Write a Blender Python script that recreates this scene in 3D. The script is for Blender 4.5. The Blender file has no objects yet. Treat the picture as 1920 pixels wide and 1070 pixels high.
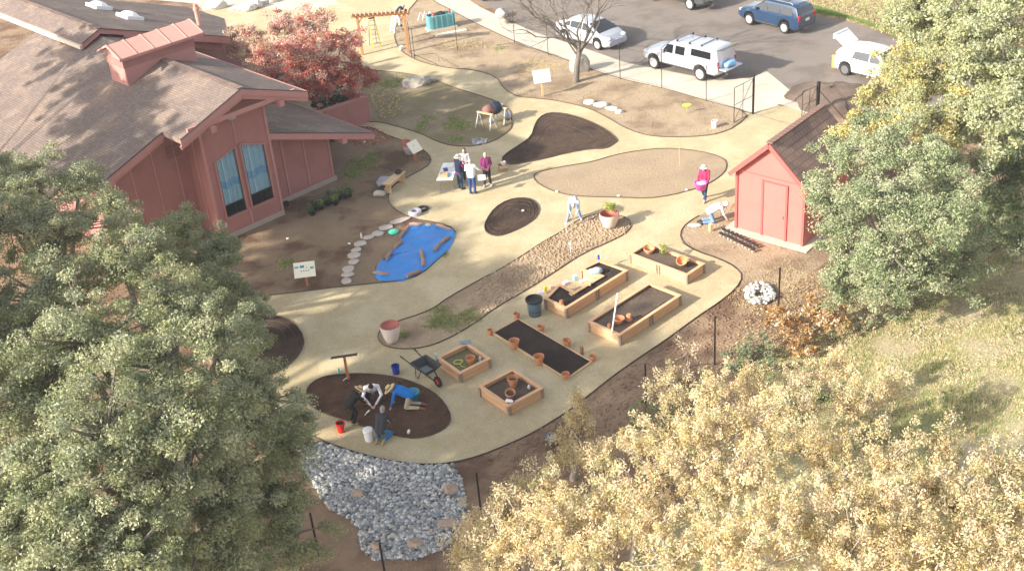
import bpy, bmesh, math, random
import numpy as np
from mathutils import Vector, Matrix
from mathutils.geometry import tessellate_polygon
random.seed(7); rng=np.random.default_rng(7)
S=bpy.context.scene; COL=S.collection
R=math.radians
# ---------------- camera ----------------
F_PX,TH,RO,HC=2250.0,R(30.25),R(-5.13),24.0
fw=Vector((0,math.cos(TH),-math.sin(TH))); rt=Vector((1,0,0)); up=rt.cross(fw)
R2=rt*math.cos(RO)+up*math.sin(RO); U2=up*math.cos(RO)-rt*math.sin(RO)
cam=bpy.data.objects.new('camera',bpy.data.cameras.new('camera')); COL.objects.link(cam)
M=Matrix((R2,U2,-fw)).transposed().to_4x4(); M.translation=Vector((0,0,HC)); cam.matrix_world=M
cam.data.sensor_width=36; cam.data.lens=F_PX/1920*36; cam.data.clip_end=2000; cam.data.clip_start=.5
S.camera=cam
# ---------------- world, sun, exposure ----------------
AZ,EL=R(25),R(26.5)     # direction the light travels towards, sun height
w=bpy.data.worlds.new('World'); S.world=w; w.use_nodes=True
nt=w.node_tree; bg=nt.nodes['Background']; sky=nt.nodes.new('ShaderNodeTexSky'); sky.sky_type='NISHITA'; sky.sun_disc=False
sky.sun_elevation=EL; sky.sun_rotation=math.pi/2-(AZ+math.pi); sky.dust_density=2.2; sky.air_density=1.0
hsv=nt.nodes.new('ShaderNodeHueSaturation'); hsv.inputs['Saturation'].default_value=.42; nt.links.new(sky.outputs[0],hsv.inputs['Color']); nt.links.new(hsv.outputs[0],bg.inputs[0]); bg.inputs[1].default_value=.145
sl=bpy.data.lights.new('sun','SUN'); sl.energy=4.4; sl.angle=R(1.0); sl.color=(1,.93,.80)
so=bpy.data.objects.new('sun',sl); COL.objects.link(so)
so.rotation_euler=Vector((-math.cos(AZ)*math.cos(EL),-math.sin(AZ)*math.cos(EL),math.sin(EL))).to_track_quat('Z','Y').to_euler()
S.view_settings.view_transform='Standard'; S.view_settings.look='None'; S.view_settings.gamma=1; S.view_settings.exposure=1.2
S.render.engine='CYCLES'
# ---------------- helpers ----------------
def G(x,y,z=0.0):
    d=R2*((x-960)/F_PX)-U2*((y-535)/F_PX)+fw
    return Vector((0,0,HC))+d*((z-HC)/d.z)
def hill(x,y):
    d=(x-4)*.69-(y-31.8)*.72-1.2
    return .20*math.log1p(math.exp(min(40,d*1.2)))/1.2 if y<60 else .2*math.log1p(math.exp(min(40,d*1.2)))/1.2*max(0,1-(y-60)/15)
def props(o,label=None,cat=None,group=None,kind=None):
    if label: o['label']=label
    if cat: o['category']=cat
    if group: o['group']=group
    if kind: o['kind']=kind
    return o
def thing(name,label,cat,loc=(0,0,0),rz=0,group=None):
    o=bpy.data.objects.new(name,None); COL.objects.link(o); o.location=loc; o.rotation_euler=(0,0,rz); o.empty_display_size=.2
    return props(o,label,cat,group)
def dup(root,loc=None,rz=None,label=None,group=None):
    r=root.copy(); COL.objects.link(r)
    if loc is not None: r.location=loc
    if rz is not None: r.rotation_euler=(0,0,rz)
    if label: r['label']=label
    if group: r['group']=group
    for ch in list(root.children):
        c=ch.copy(); COL.objects.link(c); c.parent=r
        for g in list(ch.children):
            d=g.copy(); COL.objects.link(d); d.parent=c
    return r
def mat(name,c,rough=.8,c2=None,sc=3.0,amt=.5,bump=0.0,bsc=40.0,metal=0.0,spec=.3,c3=None,sc3=.5,island=0,trans=0,coat=0,stretch=None):
    m=bpy.data.materials.new(name); m.use_nodes=True; t=m.node_tree; b=t.nodes['Principled BSDF']
    b.inputs['Roughness'].default_value=rough; b.inputs['Metallic'].default_value=metal; b.inputs['Specular IOR Level'].default_value=spec
    if coat: b.inputs['Coat Weight'].default_value=coat; b.inputs['Coat Roughness'].default_value=.05
    c=tuple(c)+(1,) ; L=t.links.new
    tc=t.nodes.new('ShaderNodeTexCoord'); vec=tc.outputs['Object']
    if stretch:
        mp=t.nodes.new('ShaderNodeMapping'); mp.inputs['Scale'].default_value=stretch; L(vec,mp.inputs[0]); vec=mp.outputs[0]
    cur=None
    def noise(s,d=5,ro=.6):
        n=t.nodes.new('ShaderNodeTexNoise'); n.inputs['Scale'].default_value=s; n.inputs['Detail'].default_value=d; n.inputs['Roughness'].default_value=ro; L(vec,n.inputs['Vector']); return n
    def mixc(fac,a,bb):
        x=t.nodes.new('ShaderNodeMix'); x.data_type='RGBA'; L(fac,x.inputs[0])
        if isinstance(a,tuple): x.inputs[6].default_value=a
        else: L(a,x.inputs[6])
        x.inputs[7].default_value=bb; return x.outputs[2]
    def ramp(src,lo,hi):
        r=t.nodes.new('ShaderNodeMapRange'); r.inputs[1].default_value=lo; r.inputs[2].default_value=hi; L(src,r.inputs[0]); return r.outputs[0]
    if c2:
        cur=mixc(ramp(noise(sc).outputs[0],.5-.35*(1-amt)-.05,.5+.35*(1-amt)+.05),c,tuple(c2)+(1,))
    if c3:
        cur=mixc(ramp(noise(sc3,4).outputs[0],.48,.62),cur or c,tuple(c3)+(1,))
    if island:
        gi=t.nodes.new('ShaderNodeNewGeometry'); hs=t.nodes.new('ShaderNodeHueSaturation')
        mr=t.nodes.new('ShaderNodeMapRange'); mr.inputs[3].default_value=1-island; mr.inputs[4].default_value=1+island; L(gi.outputs['Random Per Island'],mr.inputs[0]); L(mr.outputs[0],hs.inputs['Value'])
        if cur: L(cur,hs.inputs['Color'])
        else: hs.inputs['Color'].default_value=c
        cur=hs.outputs[0]
    if cur: L(cur,b.inputs['Base Color'])
    else: b.inputs['Base Color'].default_value=c
    if bump:
        n=noise(bsc,6,.65); bp=t.nodes.new('ShaderNodeBump'); bp.inputs['Strength'].default_value=min(1,bump); bp.inputs['Distance'].default_value=.04*max(1,bump); L(n.outputs[0],bp.inputs['Height']); L(bp.outputs[0],b.inputs['Normal'])
    if trans:
        tr=t.nodes.new('ShaderNodeBsdfTranslucent'); ms=t.nodes.new('ShaderNodeMixShader'); ms.inputs[0].default_value=trans
        if cur: L(cur,tr.inputs[0])
        else: tr.inputs[0].default_value=c
        L(b.outputs[0],ms.inputs[1]); L(tr.outputs[0],ms.inputs[2]); L(ms.outputs[0],t.nodes['Material Output'].inputs[0])
    return m
class MB:
    def __init__(s): s.v=[]; s.f=[]; s.m=[]; s.mi=0
    def add(s,vs,fs):
        o=len(s.v); s.v+=[tuple(v) for v in vs]; s.f+=[tuple(i+o for i in f) for f in fs]; s.m+=[s.mi]*len(fs); return s
    def box(s,c,d,rz=0,rot=None):
        x,y,z=d[0]/2,d[1]/2,d[2]/2; q=rot or Matrix.Rotation(rz,3,'Z'); c=Vector(c)
        vs=[c+q@Vector((a*x,b*y,e*z)) for a in(-1,1) for b in(-1,1) for e in(-1,1)]
        return s.add(vs,[(0,1,3,2),(4,6,7,5),(0,4,5,1),(2,3,7,6),(0,2,6,4),(1,5,7,3)])
    def bar(s,p0,p1,wd,ht,upv=(0,0,1)):
        p0,p1=Vector(p0),Vector(p1); d=p1-p0; x=d.normalized(); y=Vector(upv).cross(x)
        if y.length<1e-4: y=Vector((0,1,0)).cross(x)
        y.normalize(); z=x.cross(y); return s.box((p0+p1)/2,(d.length,wd,ht),rot=Matrix((x,y,z)).transposed())
    def tube(s,pts,rs,n=8,cap=True,up0=None):
        pts=[Vector(p) for p in pts]; rs=[rs]*len(pts) if isinstance(rs,(int,float)) else rs; vs=[];fs=[]; a=None
        for i,p in enumerate(pts):
            d=(pts[min(i+1,len(pts)-1)]-pts[max(i-1,0)]).normalized()
            if a is None: a=d.orthogonal().normalized()
            a=(a-d*a.dot(d)); a=a.normalized() if a.length>1e-5 else d.orthogonal().normalized(); b=d.cross(a)
            for k in range(n): t=2*math.pi*k/n; vs.append(p+(a*math.cos(t)+b*math.sin(t))*rs[i])
        for i in range(len(pts)-1):
            for k in range(n): fs.append((i*n+k,i*n+(k+1)%n,(i+1)*n+(k+1)%n,(i+1)*n+k))
        if cap: fs.append(tuple(range(n))[::-1]); fs.append(tuple((len(pts)-1)*n+k for k in range(n)))
        return s.add(vs,fs)
    def capsule(s,p0,p1,r0,r1,n=12):
        p0,p1=Vector(p0),Vector(p1); d=(p1-p0); d=d.normalized() if d.length>1e-6 else Vector((0,0,1)); pts=[];rs=[]
        for t in (-.98,-.8,-.45): pts.append(p0+d*r0*t); rs.append(r0*math.sqrt(1-t*t))
        pts+=[p0,p1]; rs+=[r0,r1]
        for t in (.45,.8,.98): pts.append(p1+d*r1*t); rs.append(r1*math.sqrt(1-t*t))
        return s.tube(pts,rs,n)
    def ell(s,c,r,n=12,m=8,rot=None,jit=0):
        c=Vector(c); q=rot or Matrix.Identity(3); vs=[];fs=[]
        for i in range(1,m):
            th=math.pi*i/m
            for k in range(n):
                t=2*math.pi*k/n; j=1+(random.random()-.5)*jit; vs.append(c+q@Vector((r[0]*math.sin(th)*math.cos(t)*j,r[1]*math.sin(th)*math.sin(t)*j,r[2]*math.cos(th)*j)))
        a=len(vs); vs+=[c+q@Vector((0,0,r[2])),c-q@Vector((0,0,r[2]))]
        for k in range(n):
            fs.append((a,k,(k+1)%n)); fs.append((a+1,(m-2)*n+(k+1)%n,(m-2)*n+k))
            for i in range(m-2): fs.append((i*n+k,(i+1)*n+k,(i+1)*n+(k+1)%n,i*n+(k+1)%n))
        return s.add(vs,fs)
    def lathe(s,prof,n=24,c=(0,0,0),rot=None,cap=None):
        c=Vector(c); vs=[];fs=[];q=rot or Matrix.Identity(3)
        for r,z in prof:
            for k in range(n): t=2*math.pi*k/n; vs.append(c+q@Vector((r*math.cos(t),r*math.sin(t),z)))
        for i in range(len(prof)-1):
            for k in range(n): fs.append((i*n+k,i*n+(k+1)%n,(i+1)*n+(k+1)%n,(i+1)*n+k))
        ring=len(prof)>3 and abs(prof[0][0]-prof[-1][0])<.02 and prof[0][0]>.02 and abs(prof[0][1]-prof[-1][1])<.06
        if ring:
            m_=len(prof)-1; fs+=[(m_*n+k,m_*n+(k+1)%n,(k+1)%n,k) for k in range(n)]; return s.add(vs,fs)
        if prof[0][0]>1e-4: fs.append(tuple(range(n))[::-1])
        if prof[-1][0]>1e-4 and cap is None: fs.append(tuple((len(prof)-1)*n+k for k in range(n)))
        return s.add(vs,fs)
    def poly(s,pts,th=0.0):
        """flat n-gon; with th it is extruded down by th"""
        pts=[Vector(p) for p in pts]; tr=tessellate_polygon([pts]); n=len(pts)
        nrm=Vector((0,0,0))
        for a,b,c in tr: nrm+=(pts[b]-pts[a]).cross(pts[c]-pts[a])
        fl=nrm.z<0
        tr=[(t[::-1] if fl else tuple(t)) for t in tr]
        if th<=0: return s.add(pts,tr)
        vs=pts+[p-Vector((0,0,th)) for p in pts]; fs=list(tr)+[tuple(i+n for i in t[::-1]) for t in tr]
        for i in range(n): j=(i+1)%n; fs.append((i,i+n,j+n,j) if not fl else (i,j,j+n,i+n))
        return s.add(vs,fs)
    def slab(s,q,th,nrm=None):
        """four (or more) coplanar points extruded along -normal"""
        q=[Vector(p) for p in q]; n=nrm or (q[1]-q[0]).cross(q[2]-q[0]).normalized(); k=len(q); b=[p-n*th for p in q]
        return s.add(q+b,[tuple(range(k)),tuple(range(2*k-1,k-1,-1))]+[(i,i+k,(i+1)%k+k,(i+1)%k) for i in range(k)])
    def rock(s,c,r,seed=0,sub=2,rz=0,flat=0,rough=.16):
        bm=bmesh.new(); bmesh.ops.create_icosphere(bm,subdivisions=sub,radius=1); rr=random.Random(seed)
        ax=[(Vector((rr.gauss(0,1),rr.gauss(0,1),rr.gauss(0,1))).normalized(),rr.uniform(.55,.95)) for _ in range(9)]
        q=Matrix.Rotation(rz,3,'Z'); vs=[]
        for v in bm.verts:
            p=v.co.copy()
            for a,d in ax:
                e=p.dot(a)-d
                if e>0: p-=a*e*.9
            p*=1+rr.uniform(-rough,rough)*.35
            vs.append(Vector(c)+q@Vector((p.x*r[0],p.y*r[1],p.z*r[2])))
        fs=[tuple(v.index for v in f.verts) for f in bm.faces]; bm.free(); return s.add(vs,fs)
    def build(s,name,m,parent=None,smooth=False,kind=None,loc=None,recalc=True,bevel=0):
        me=bpy.data.meshes.new(name); me.from_pydata(s.v,[],s.f)
        ms=m if isinstance(m,(list,tuple)) else [m]
        for x in ms: me.materials.append(x)
        if len(ms)>1: me.polygons.foreach_set('material_index',s.m)
        if recalc or bevel:
            bm=bmesh.new(); bm.from_mesh(me); bmesh.ops.recalc_face_normals(bm,faces=bm.faces)
            if bevel: bmesh.ops.bevel(bm,geom=[e for e in bm.edges if len(e.link_faces)==2 and e.calc_face_angle(0)>.6],offset=bevel,segments=1,affect='EDGES')
            bm.to_mesh(me); bm.free()
        if smooth: me.polygons.foreach_set('use_smooth',[True]*len(me.polygons))
        me.update(); o=bpy.data.objects.new(name,me); COL.objects.link(o)
        if parent: o.parent=parent
        if loc is not None: o.location=loc
        if kind: o['kind']=kind
        return o
def bigmesh(name,V,Fq,mats,mi=None,parent=None,smooth=False):
    me=bpy.data.meshes.new(name); V=np.asarray(V,np.float32); Fq=np.asarray(Fq,np.int32); k=Fq.shape[1]
    me.vertices.add(len(V)); me.vertices.foreach_set('co',V.ravel()); me.loops.add(Fq.size); me.loops.foreach_set('vertex_index',Fq.ravel())
    me.polygons.add(len(Fq)); me.polygons.foreach_set('loop_start',np.arange(0,Fq.size,k,dtype=np.int32)); 
    try: me.polygons.foreach_set('loop_total',np.full(len(Fq),k,np.int32))
    except Exception: pass
    for m in mats: me.materials.append(m)
    if mi is not None: me.polygons.foreach_set('material_index',np.asarray(mi,np.int32))
    if smooth: me.polygons.foreach_set('use_smooth',np.ones(len(Fq),bool))
    me.update(calc_edges=True); me.validate(); o=bpy.data.objects.new(name,me); COL.objects.link(o)
    if parent: o.parent=parent
    return o
def P(lst,z=0): return [G(x,y,0)+Vector((0,0,z)) for x,y in lst]
def smoothpts(pts,it=2,closed=True):
    for _ in range(it):
        q=[];n=len(pts)
        for i in range(n if closed else n-1):
            a,b=pts[i],pts[(i+1)%n]; q+= [a*.75+b*.25,a*.25+b*.75]
        pts=q if closed else [pts[0]]+q+[pts[-1]]
    return pts
# ---------------- materials ----------------
def groundmat(name,base,alt,third,grass=False,bump=1.0,sc=1.2,bsc=9,fine=60):
    m=mat(name,base,.95,alt,sc,.55,0,spec=.1,c3=third,sc3=.45); t=m.node_tree; L=t.links.new; b=t.nodes['Principled BSDF']
    tc=t.nodes['Texture Coordinate']; col=b.inputs['Base Color'].links[0].from_socket
    # fine speckle
    n=t.nodes.new('ShaderNodeTexNoise'); n.inputs['Scale'].default_value=fine; n.inputs['Detail'].default_value=3; L(tc.outputs['Object'],n.inputs[0])
    mr=t.nodes.new('ShaderNodeMapRange'); mr.inputs[1].default_value=.3; mr.inputs[2].default_value=.7; mr.inputs[3].default_value=.78; mr.inputs[4].default_value=1.22; L(n.outputs[0],mr.inputs[0])
    hs=t.nodes.new('ShaderNodeHueSaturation'); L(col,hs.inputs['Color']); L(mr.outputs[0],hs.inputs['Value']); col=hs.outputs[0]
    if grass:
        sx=t.nodes.new('ShaderNodeSeparateXYZ'); L(tc.outputs['Object'],sx.inputs[0])
        def mth(op,a,bb=None):
            x=t.nodes.new('ShaderNodeMath'); x.operation=op
            for i,q in enumerate((a,bb)):
                if q is None: continue
                if isinstance(q,(int,float)): x.inputs[i].default_value=q
                else: L(q,x.inputs[i])
            return x.outputs[0]
        d=mth('SUBTRACT',mth('MULTIPLY',sx.outputs[0],.69),mth('MULTIPLY',sx.outputs[1],.72)); d=mth('ADD',d,20.14-4.0)
        n2=t.nodes.new('ShaderNodeTexNoise'); n2.inputs['Scale'].default_value=.6; n2.inputs['Detail'].default_value=6; L(tc.outputs['Object'],n2.inputs[0])
        d=mth('ADD',d,mth('MULTIPLY',mth('SUBTRACT',n2.outputs[0],.5),4.0))
        f=t.nodes.new('ShaderNodeMapRange'); f.inputs[1].default_value=-.6; f.inputs[2].default_value=.8; L(d,f.inputs[0])
        n3=t.nodes.new('ShaderNodeTexNoise'); n3.inputs['Scale'].default_value=.55; n3.inputs['Detail'].default_value=7; n3.inputs['Roughness'].default_value=.65
        mp=t.nodes.new('ShaderNodeMapping'); mp.vector_type='TEXTURE'; mp.inputs['Rotation'].default_value=(0,0,R(53)); mp.inputs['Scale'].default_value=(4,.8,1); L(tc.outputs['Object'],mp.inputs[0]); L(mp.outputs[0],n3.inputs[0])
        rp=t.nodes.new('ShaderNodeValToRGB'); e=rp.color_ramp.elements; e[0].position=.47; e[0].color=(.44,.37,.25,1); e[1].position=.70; e[1].color=(.22,.28,.09,1)
        k=e.new(.57); k.color=(.36,.35,.18,1); L(n3.outputs[0],rp.inputs[0])
        x=t.nodes.new('ShaderNodeMix'); x.data_type='RGBA'; L(f.outputs[0],x.inputs[0]); L(col,x.inputs[6]); L(rp.outputs[0],x.inputs[7]); col=x.outputs[2]
        # far field beyond the car park
        f2=t.nodes.new('ShaderNodeMapRange'); f2.inputs[1].default_value=74; f2.inputs[2].default_value=77; L(mth('ADD',sx.outputs[1],mth('MULTIPLY',sx.outputs[0],-.0)),f2.inputs[0])
        f3=t.nodes.new('ShaderNodeMapRange'); f3.inputs[1].default_value=14; f3.inputs[2].default_value=16; L(sx.outputs[0],f3.inputs[0])
        fm=mth('MULTIPLY',f2.outputs[0],f3.outputs[0])
        x=t.nodes.new('ShaderNodeMix'); x.data_type='RGBA'; L(fm,x.inputs[0]); L(col,x.inputs[6]); L(rp.outputs[0],x.inputs[7]); col=x.outputs[2]
    L(col,b.inputs['Base Color'])
    if bump:
        n=t.nodes.new('ShaderNodeTexNoise'); n.inputs['Scale'].default_value=bsc; n.inputs['Detail'].default_value=8; n.inputs['Roughness'].default_value=.7; L(tc.outputs['Object'],n.inputs[0])
        bp=t.nodes.new('ShaderNodeBump'); bp.inputs['Strength'].default_value=bump; bp.inputs['Distance'].default_value=.12; L(n.outputs[0],bp.inputs['Height']); L(bp.outputs[0],b.inputs['Normal'])
    return m
m_ground=groundmat('dirt_ground',(.26,.17,.11),(.35,.245,.16),(.175,.105,.07),grass=True,bump=.8)
m_tan=groundmat('tan_dirt',(.37,.275,.18),(.45,.35,.24),(.27,.195,.13),bump=.9)
m_sand=groundmat('sandy_bed',(.385,.295,.195),(.35,.26,.175),(.32,.24,.165),bump=.5,sc=.8)
m_clod=groundmat('cloddy_soil',(.40,.29,.19),(.50,.38,.26),(.33,.235,.15),bump=1,bsc=7,sc=3)
m_path=groundmat('decomposed_granite',(.48,.395,.245),(.415,.335,.205),(.52,.435,.28),bump=.35,sc=2.2,bsc=11,fine=35)
m_conc=groundmat('concrete',(.50,.445,.36),(.46,.41,.335),(.55,.49,.40),bump=.1,sc=.4)
m_asph=groundmat('asphalt',(.20,.17,.15),(.225,.192,.168),(.165,.138,.12),bump=.25,sc=.35,bsc=20)
m_mulch=groundmat('dark_mulch',(.075,.048,.036),(.115,.078,.056),(.05,.032,.026),bump=1,sc=2.5,bsc=16)
m_rmulch=groundmat('brown_mulch',(.12,.066,.042),(.16,.092,.06),(.08,.045,.03),bump=1,sc=2.2,bsc=12)
m_mound=groundmat('mound_mulch',(.175,.13,.105),(.23,.17,.135),(.13,.095,.075),bump=1,sc=2,bsc=14)
m_garden=groundmat('garden_soil',(.25,.175,.11),(.32,.235,.155),(.145,.085,.055),bump=.9,sc=.9)
m_lawn=groundmat('weedy_soil',(.24,.19,.115),(.20,.17,.09),(.30,.235,.16),bump=.8,sc=1.4)
m_edge=mat('edging_steel',(.10,.068,.05),.7)
m_wood=mat('redwood',(.56,.31,.17),.6,(.66,.42,.24),2,.4,.2,30,stretch=(1,1,6),island=.10)
m_woodl=mat('pale_wood',(.62,.45,.26),.65,(.55,.37,.2),3,.5,.15,30,island=.1)
m_post=mat('grey_post_wood',(.33,.26,.20),.8,(.24,.18,.14),8,.5,.3,40,island=.15)
m_terra=mat('terracotta',(.55,.22,.10),.75,(.62,.30,.16),9,.5,.1)
m_stone=mat('flagstone',(.50,.44,.37),.85,(.42,.36,.31),6,.5,.5,12,c3=(.55,.46,.40),sc3=1.5)
m_white=mat('white_plastic',(.80,.80,.80),.35)
m_whitep=mat('white_painted',(.76,.75,.70),.6)
m_black=mat('black_plastic',(.02,.02,.022),.4)
m_iron=mat('dark_metal',(.03,.025,.022),.55,metal=.3)
m_steel=mat('grey_metal',(.35,.35,.36),.35,metal=.8)
# ---------------- ground and paths ----------------
N=200; xs=np.concatenate([np.linspace(-230,-45,10),np.linspace(-42,48,110),np.linspace(52,230,10)]); ys=np.concatenate([np.linspace(-40,8,8),np.linspace(10,92,110),np.linspace(96,330,14)])
V=[(x,y,hill(x,y)+(.05*math.sin(x*1.7+y)*math.sin(y*1.3-x*.6)*min(1,hill(x,y)*3))) for y in ys for x in xs]; nx=len(xs)
Fq=[(j*nx+i,j*nx+i+1,(j+1)*nx+i+1,(j+1)*nx+i) for j in range(len(ys)-1) for i in range(nx-1)]
g_=bigmesh('ground',V,Fq,[m_ground],smooth=True); g_['kind']='structure'
def sheet(name,px,z,m,it=1,raw=False):
    pts=px if raw else [G(x,y) for x,y in px]
    if it: pts=smoothpts(pts,it)
    o=MB().poly([Vector((p.x,p.y,z)) for p in pts]).build(name,m,kind='structure'); return pts
def edging(pts,label,h=.05,closed=True,skip=None,th=.018):
    b=MB(); n=len(pts)
    for i in range(n if closed else n-1):
        a,c=pts[i],pts[(i+1)%n]
        if skip and (skip(a) or skip(c)): continue
        if (a-c).length<.01: continue
        b.bar((a.x,a.y,h/2),(c.x,c.y,h/2),th,h+.01)
    o=b.build('garden_edging',m_edge); props(o,label,'edging','steel edging along the garden paths'); return o
asph=[(840,-30),(1000,62),(1055,79),(1110,97),(1170,118),(1230,130),(1289,142),(1350,153),(1414,146),(1436,134),(1455,150),(1500,190),(1560,190),(1640,215),(1760,260),(1990,300),(1990,150),(1820,120),(1690,78),(1650,60),(1590,42),(1510,28),(1420,-6),(1300,-30)]
sheet('parking_lot',asph,.004,m_asph,0)
DG=[(300,-60),(430,-80),(800,-80),(870,20),(905,55),(975,90),(1035,108),(1157,152),(1244,170),(1325,194),(1408,216),(1440,203),(1462,196),(1515,214),(1530,225),(1470,250),(1430,300),(1400,350),(1378,385),(1346,391),(1319,400),(1286,420),(1274,438),(1280,456),(1304,471),(1349,486),(1379,501),(1393,519),(1379,543),(1349,567),(1304,597),(1250,637),(1200,670),(1150,705),(1100,745),(1060,775),(1000,812),(950,835),(900,855),(850,868),(800,872),(740,866),(690,855),(640,840),(600,825),(540,800),(480,770),(430,740),(390,680),(370,600),(400,540),(560,540),(640,300),(560,150),(480,90),(400,40)]
dgp=sheet('garden_path',DG,.008,m_path,1)
SW=[(700,-60),(790,-14),(807,0),(855,25),(900,49),(972,82),(1032,103),(1157,148),(1244,166),(1325,190),(1408,212),(1440,201),(1462,196),(1515,214),(1550,225),(1560,192),(1500,190),(1455,150),(1436,133),(1414,145),(1350,152),(1289,141),(1230,129),(1170,117),(1110,96),(1055,78),(1002,61),(950,38),(900,14),(860,-12),(780,-60)]
sheet('sidewalk',SW,.012,m_conc,0)
sheet('apron',[(1380,175),(1436,133),(1455,148),(1500,186),(1462,196),(1414,212)],.016,m_conc,0)
sheet('plaza',[(130,-20),(240,-4),(420,12),(560,20),(640,8),(560,-40),(300,-80),(100,-60)],.012,m_conc,0)
I_A=[(729,233),(789,251),(819,266),(849,275),(890,275),(926,266),(953,248),(961,236),(960,220),(955,205),(930,190),(900,180),(850,165),(810,148),(760,138),(715,134),(660,128),(560,150),(560,215),(660,235),(700,228)]
I_B=[(560,215),(660,238),(700,240),(717,251),(759,266),(789,278),(806,292),(809,303),(800,314),(760,335),(735,350),(727,372),(735,390),(770,410),(820,418),(855,430),(850,450),(810,500),(770,525),(700,532),(640,538),(560,548),(480,557),(380,560),(300,500),(180,380),(300,250)]
I_C=[(795,-14),(807,0),(855,25),(900,49),(972,82),(1032,103),(1157,148),(1244,166),(1325,190),(1408,212),(1379,239),(1349,251),(1319,256),(1274,258),(1229,257),(1199,251),(1169,239),(1139,221),(1109,206),(1079,197),(1035,188),(999,185),(969,182),(945,168),(930,144),(890,132),(843,129),(798,120),(762,105),(744,87),(738,66),(742,48),(775,10)]
I_D=[(1378,385),(1346,391),(1319,400),(1286,420),(1274,438),(1280,456),(1304,471),(1349,486),(1379,501),(1393,519),(1385,545),(1420,575),(1500,580),(1590,600),(1640,540),(1600,440),(1500,430),(1400,400)]
I_1=[(999,334),(1004,325),(1049,314),(1109,305),(1150,292),(1199,283),(1244,279),(1289,281),(1334,289),(1358,299),(1363,310),(1358,325),(1334,343),(1304,355),(1259,367),(1214,373),(1169,371),(1109,370),(1067,367),(1034,358),(1010,346)]
I_2=[(939,299),(951,287),(975,272),(996,257),(1002,236),(1011,221),(1029,212),(1056,213),(1085,220),(1115,232),(1139,245),(1159,263),(1154,269),(1136,280),(1109,280),(1067,287),(1020,299),(975,308),(951,310)]
I_3=[(907,430),(912,412),(927,391),(951,376),(978,371),(999,374),(1012,388),(1008,406),(990,421),(960,436),(936,444),(918,441)]
I_4=[(1183,420),(1178,411),(1163,405),(1124,400),(1091,410),(1067,424),(1052,436),(1020,453),(975,483),(930,510),(900,525),(838,560),(814,578),(787,590),(754,600),(716,615),(708,629),(710,639),(722,650),(751,655),(781,654),(814,647),(847,632),(889,608),(930,577),(990,543),(1050,504),(1091,477),(1139,456),(1169,441),(1183,427)]
I_5=[(573,739),(578,725),(596,711),(620,704),(656,701),(704,702),(745,708),(781,719),(814,736),(835,757),(847,781),(841,799),(817,814),(781,823),(751,819),(710,808),(680,799),(635,784),(599,772),(578,757)]
I_6=[(463,594),(513,591),(551,603),(573,635),(564,663),(538,688),(501,707),(450,715),(410,690),(400,640),(420,605)]
for nm,pl,m,lab in [('lawn_bed',I_A,m_lawn,'curved dark steel edging round the weedy bed behind the sawhorses'),('side_garden',I_B,m_garden,'dark steel edging between the garden by the building and the tan path'),('upper_bed',I_C,m_tan,'dark steel edging along the tan dirt bed below the sidewalk'),('shed_bed',I_D,m_tan,'dark edging round the tan dirt in front of the red shed'),
    ('sand_bed',I_1,m_sand,'dark edging round the wide sandy bed with the thin stake'),('mulch_bed',I_2,m_mulch,'dark edging round the teardrop mulch bed beside the cardboard box'),('round_mulch_bed',I_3,m_mulch,'dark edging round the small oval mulch bed'),('long_bed',I_4,m_clod,'dark edging round the long cloddy bed between both urns'),
    ('work_bed',I_5,m_rmulch,'dark edging round the oval brown bed where four people dig'),('corner_bed',I_6,m_mulch,'dark edging round the dark bed under the big left oak')]:
    pts=sheet(nm,pl,.016,m,1)
    edging(pts,lab,skip=(lambda p:p.x<-9 and p.y>48) if nm in('lawn_bed',) else ((lambda p:p.x<-8.5 and p.y>43) if nm=='side_garden' else ((lambda p:p.x>9.0 or (p.x>8.0 and p.y<41) and p.y<40.5 or (p.x-7)*1.0+(p.y-44)*.4>2.2) if nm=='shed_bed' else None)))
outer=[G(x,y) for x,y in DG[23:47]]; edging(smoothpts(outer,1,False),'dark steel edging along the outer curve of the tan path',closed=False)
# concentric lines raked / drip tubing in mulch beds
def drip(pl,k,lab):
    b=MB(); c=sum((G(*q) for q in pl),Vector())/len(pl)
    for s in k:
        pts=smoothpts([c+(G(*q)-c)*s+Vector((random.uniform(-.12,.12),random.uniform(-.12,.12),0)) for q in pl],1); b.tube([Vector((p.x,p.y,.026)) for p in pts+[pts[0]]],.011,5)
    o=b.build('drip_tubing',mat('tubing',(.082,.055,.042),.6)); props(o,lab,'hose')
drip(I_2,(.88,.6),'thin drip tubing looped round the teardrop mulch bed')
drip(I_3,(.87,.66,.4),'thin drip tubing looped round the small oval mulch bed')
drip(I_6,(.85,.6),'thin drip tubing looped round the dark bed under the left oak')
# --- scattered stuff
def scatter(name,pts,fn,m,seed=1):
    b=MB()
    for i,p in enumerate(pts): fn(b,p,i)
    o=b.build(name,m,recalc=False); o['kind']='stuff'; return o
def inpoly(p,poly):
    c=False;n=len(poly)
    for i in range(n):
        a,b=poly[i],poly[(i+1)%n]
        if (a.y>p.y)!=(b.y>p.y) and p.x<(b.x-a.x)*(p.y-a.y)/(b.y-a.y)+a.x: c=not c
    return c
def fill(poly,n):
    x0=min(p.x for p in poly);x1=max(p.x for p in poly);y0=min(p.y for p in poly);y1=max(p.y for p in poly);o=[]
    while len(o)<n:
        p=Vector((random.uniform(x0,x1),random.uniform(y0,y1),0))
        if inpoly(p,poly): o.append(p)
    return o
STR=[[(1530,660),(1700,560),(1930,440),(1930,490),(1720,600),(1560,680)],[(1640,680),(1760,610),(1960,500),(1960,590),(1800,670),(1680,720)],[(1740,760),(1960,640),(1960,700),(1790,790)]]
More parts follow.
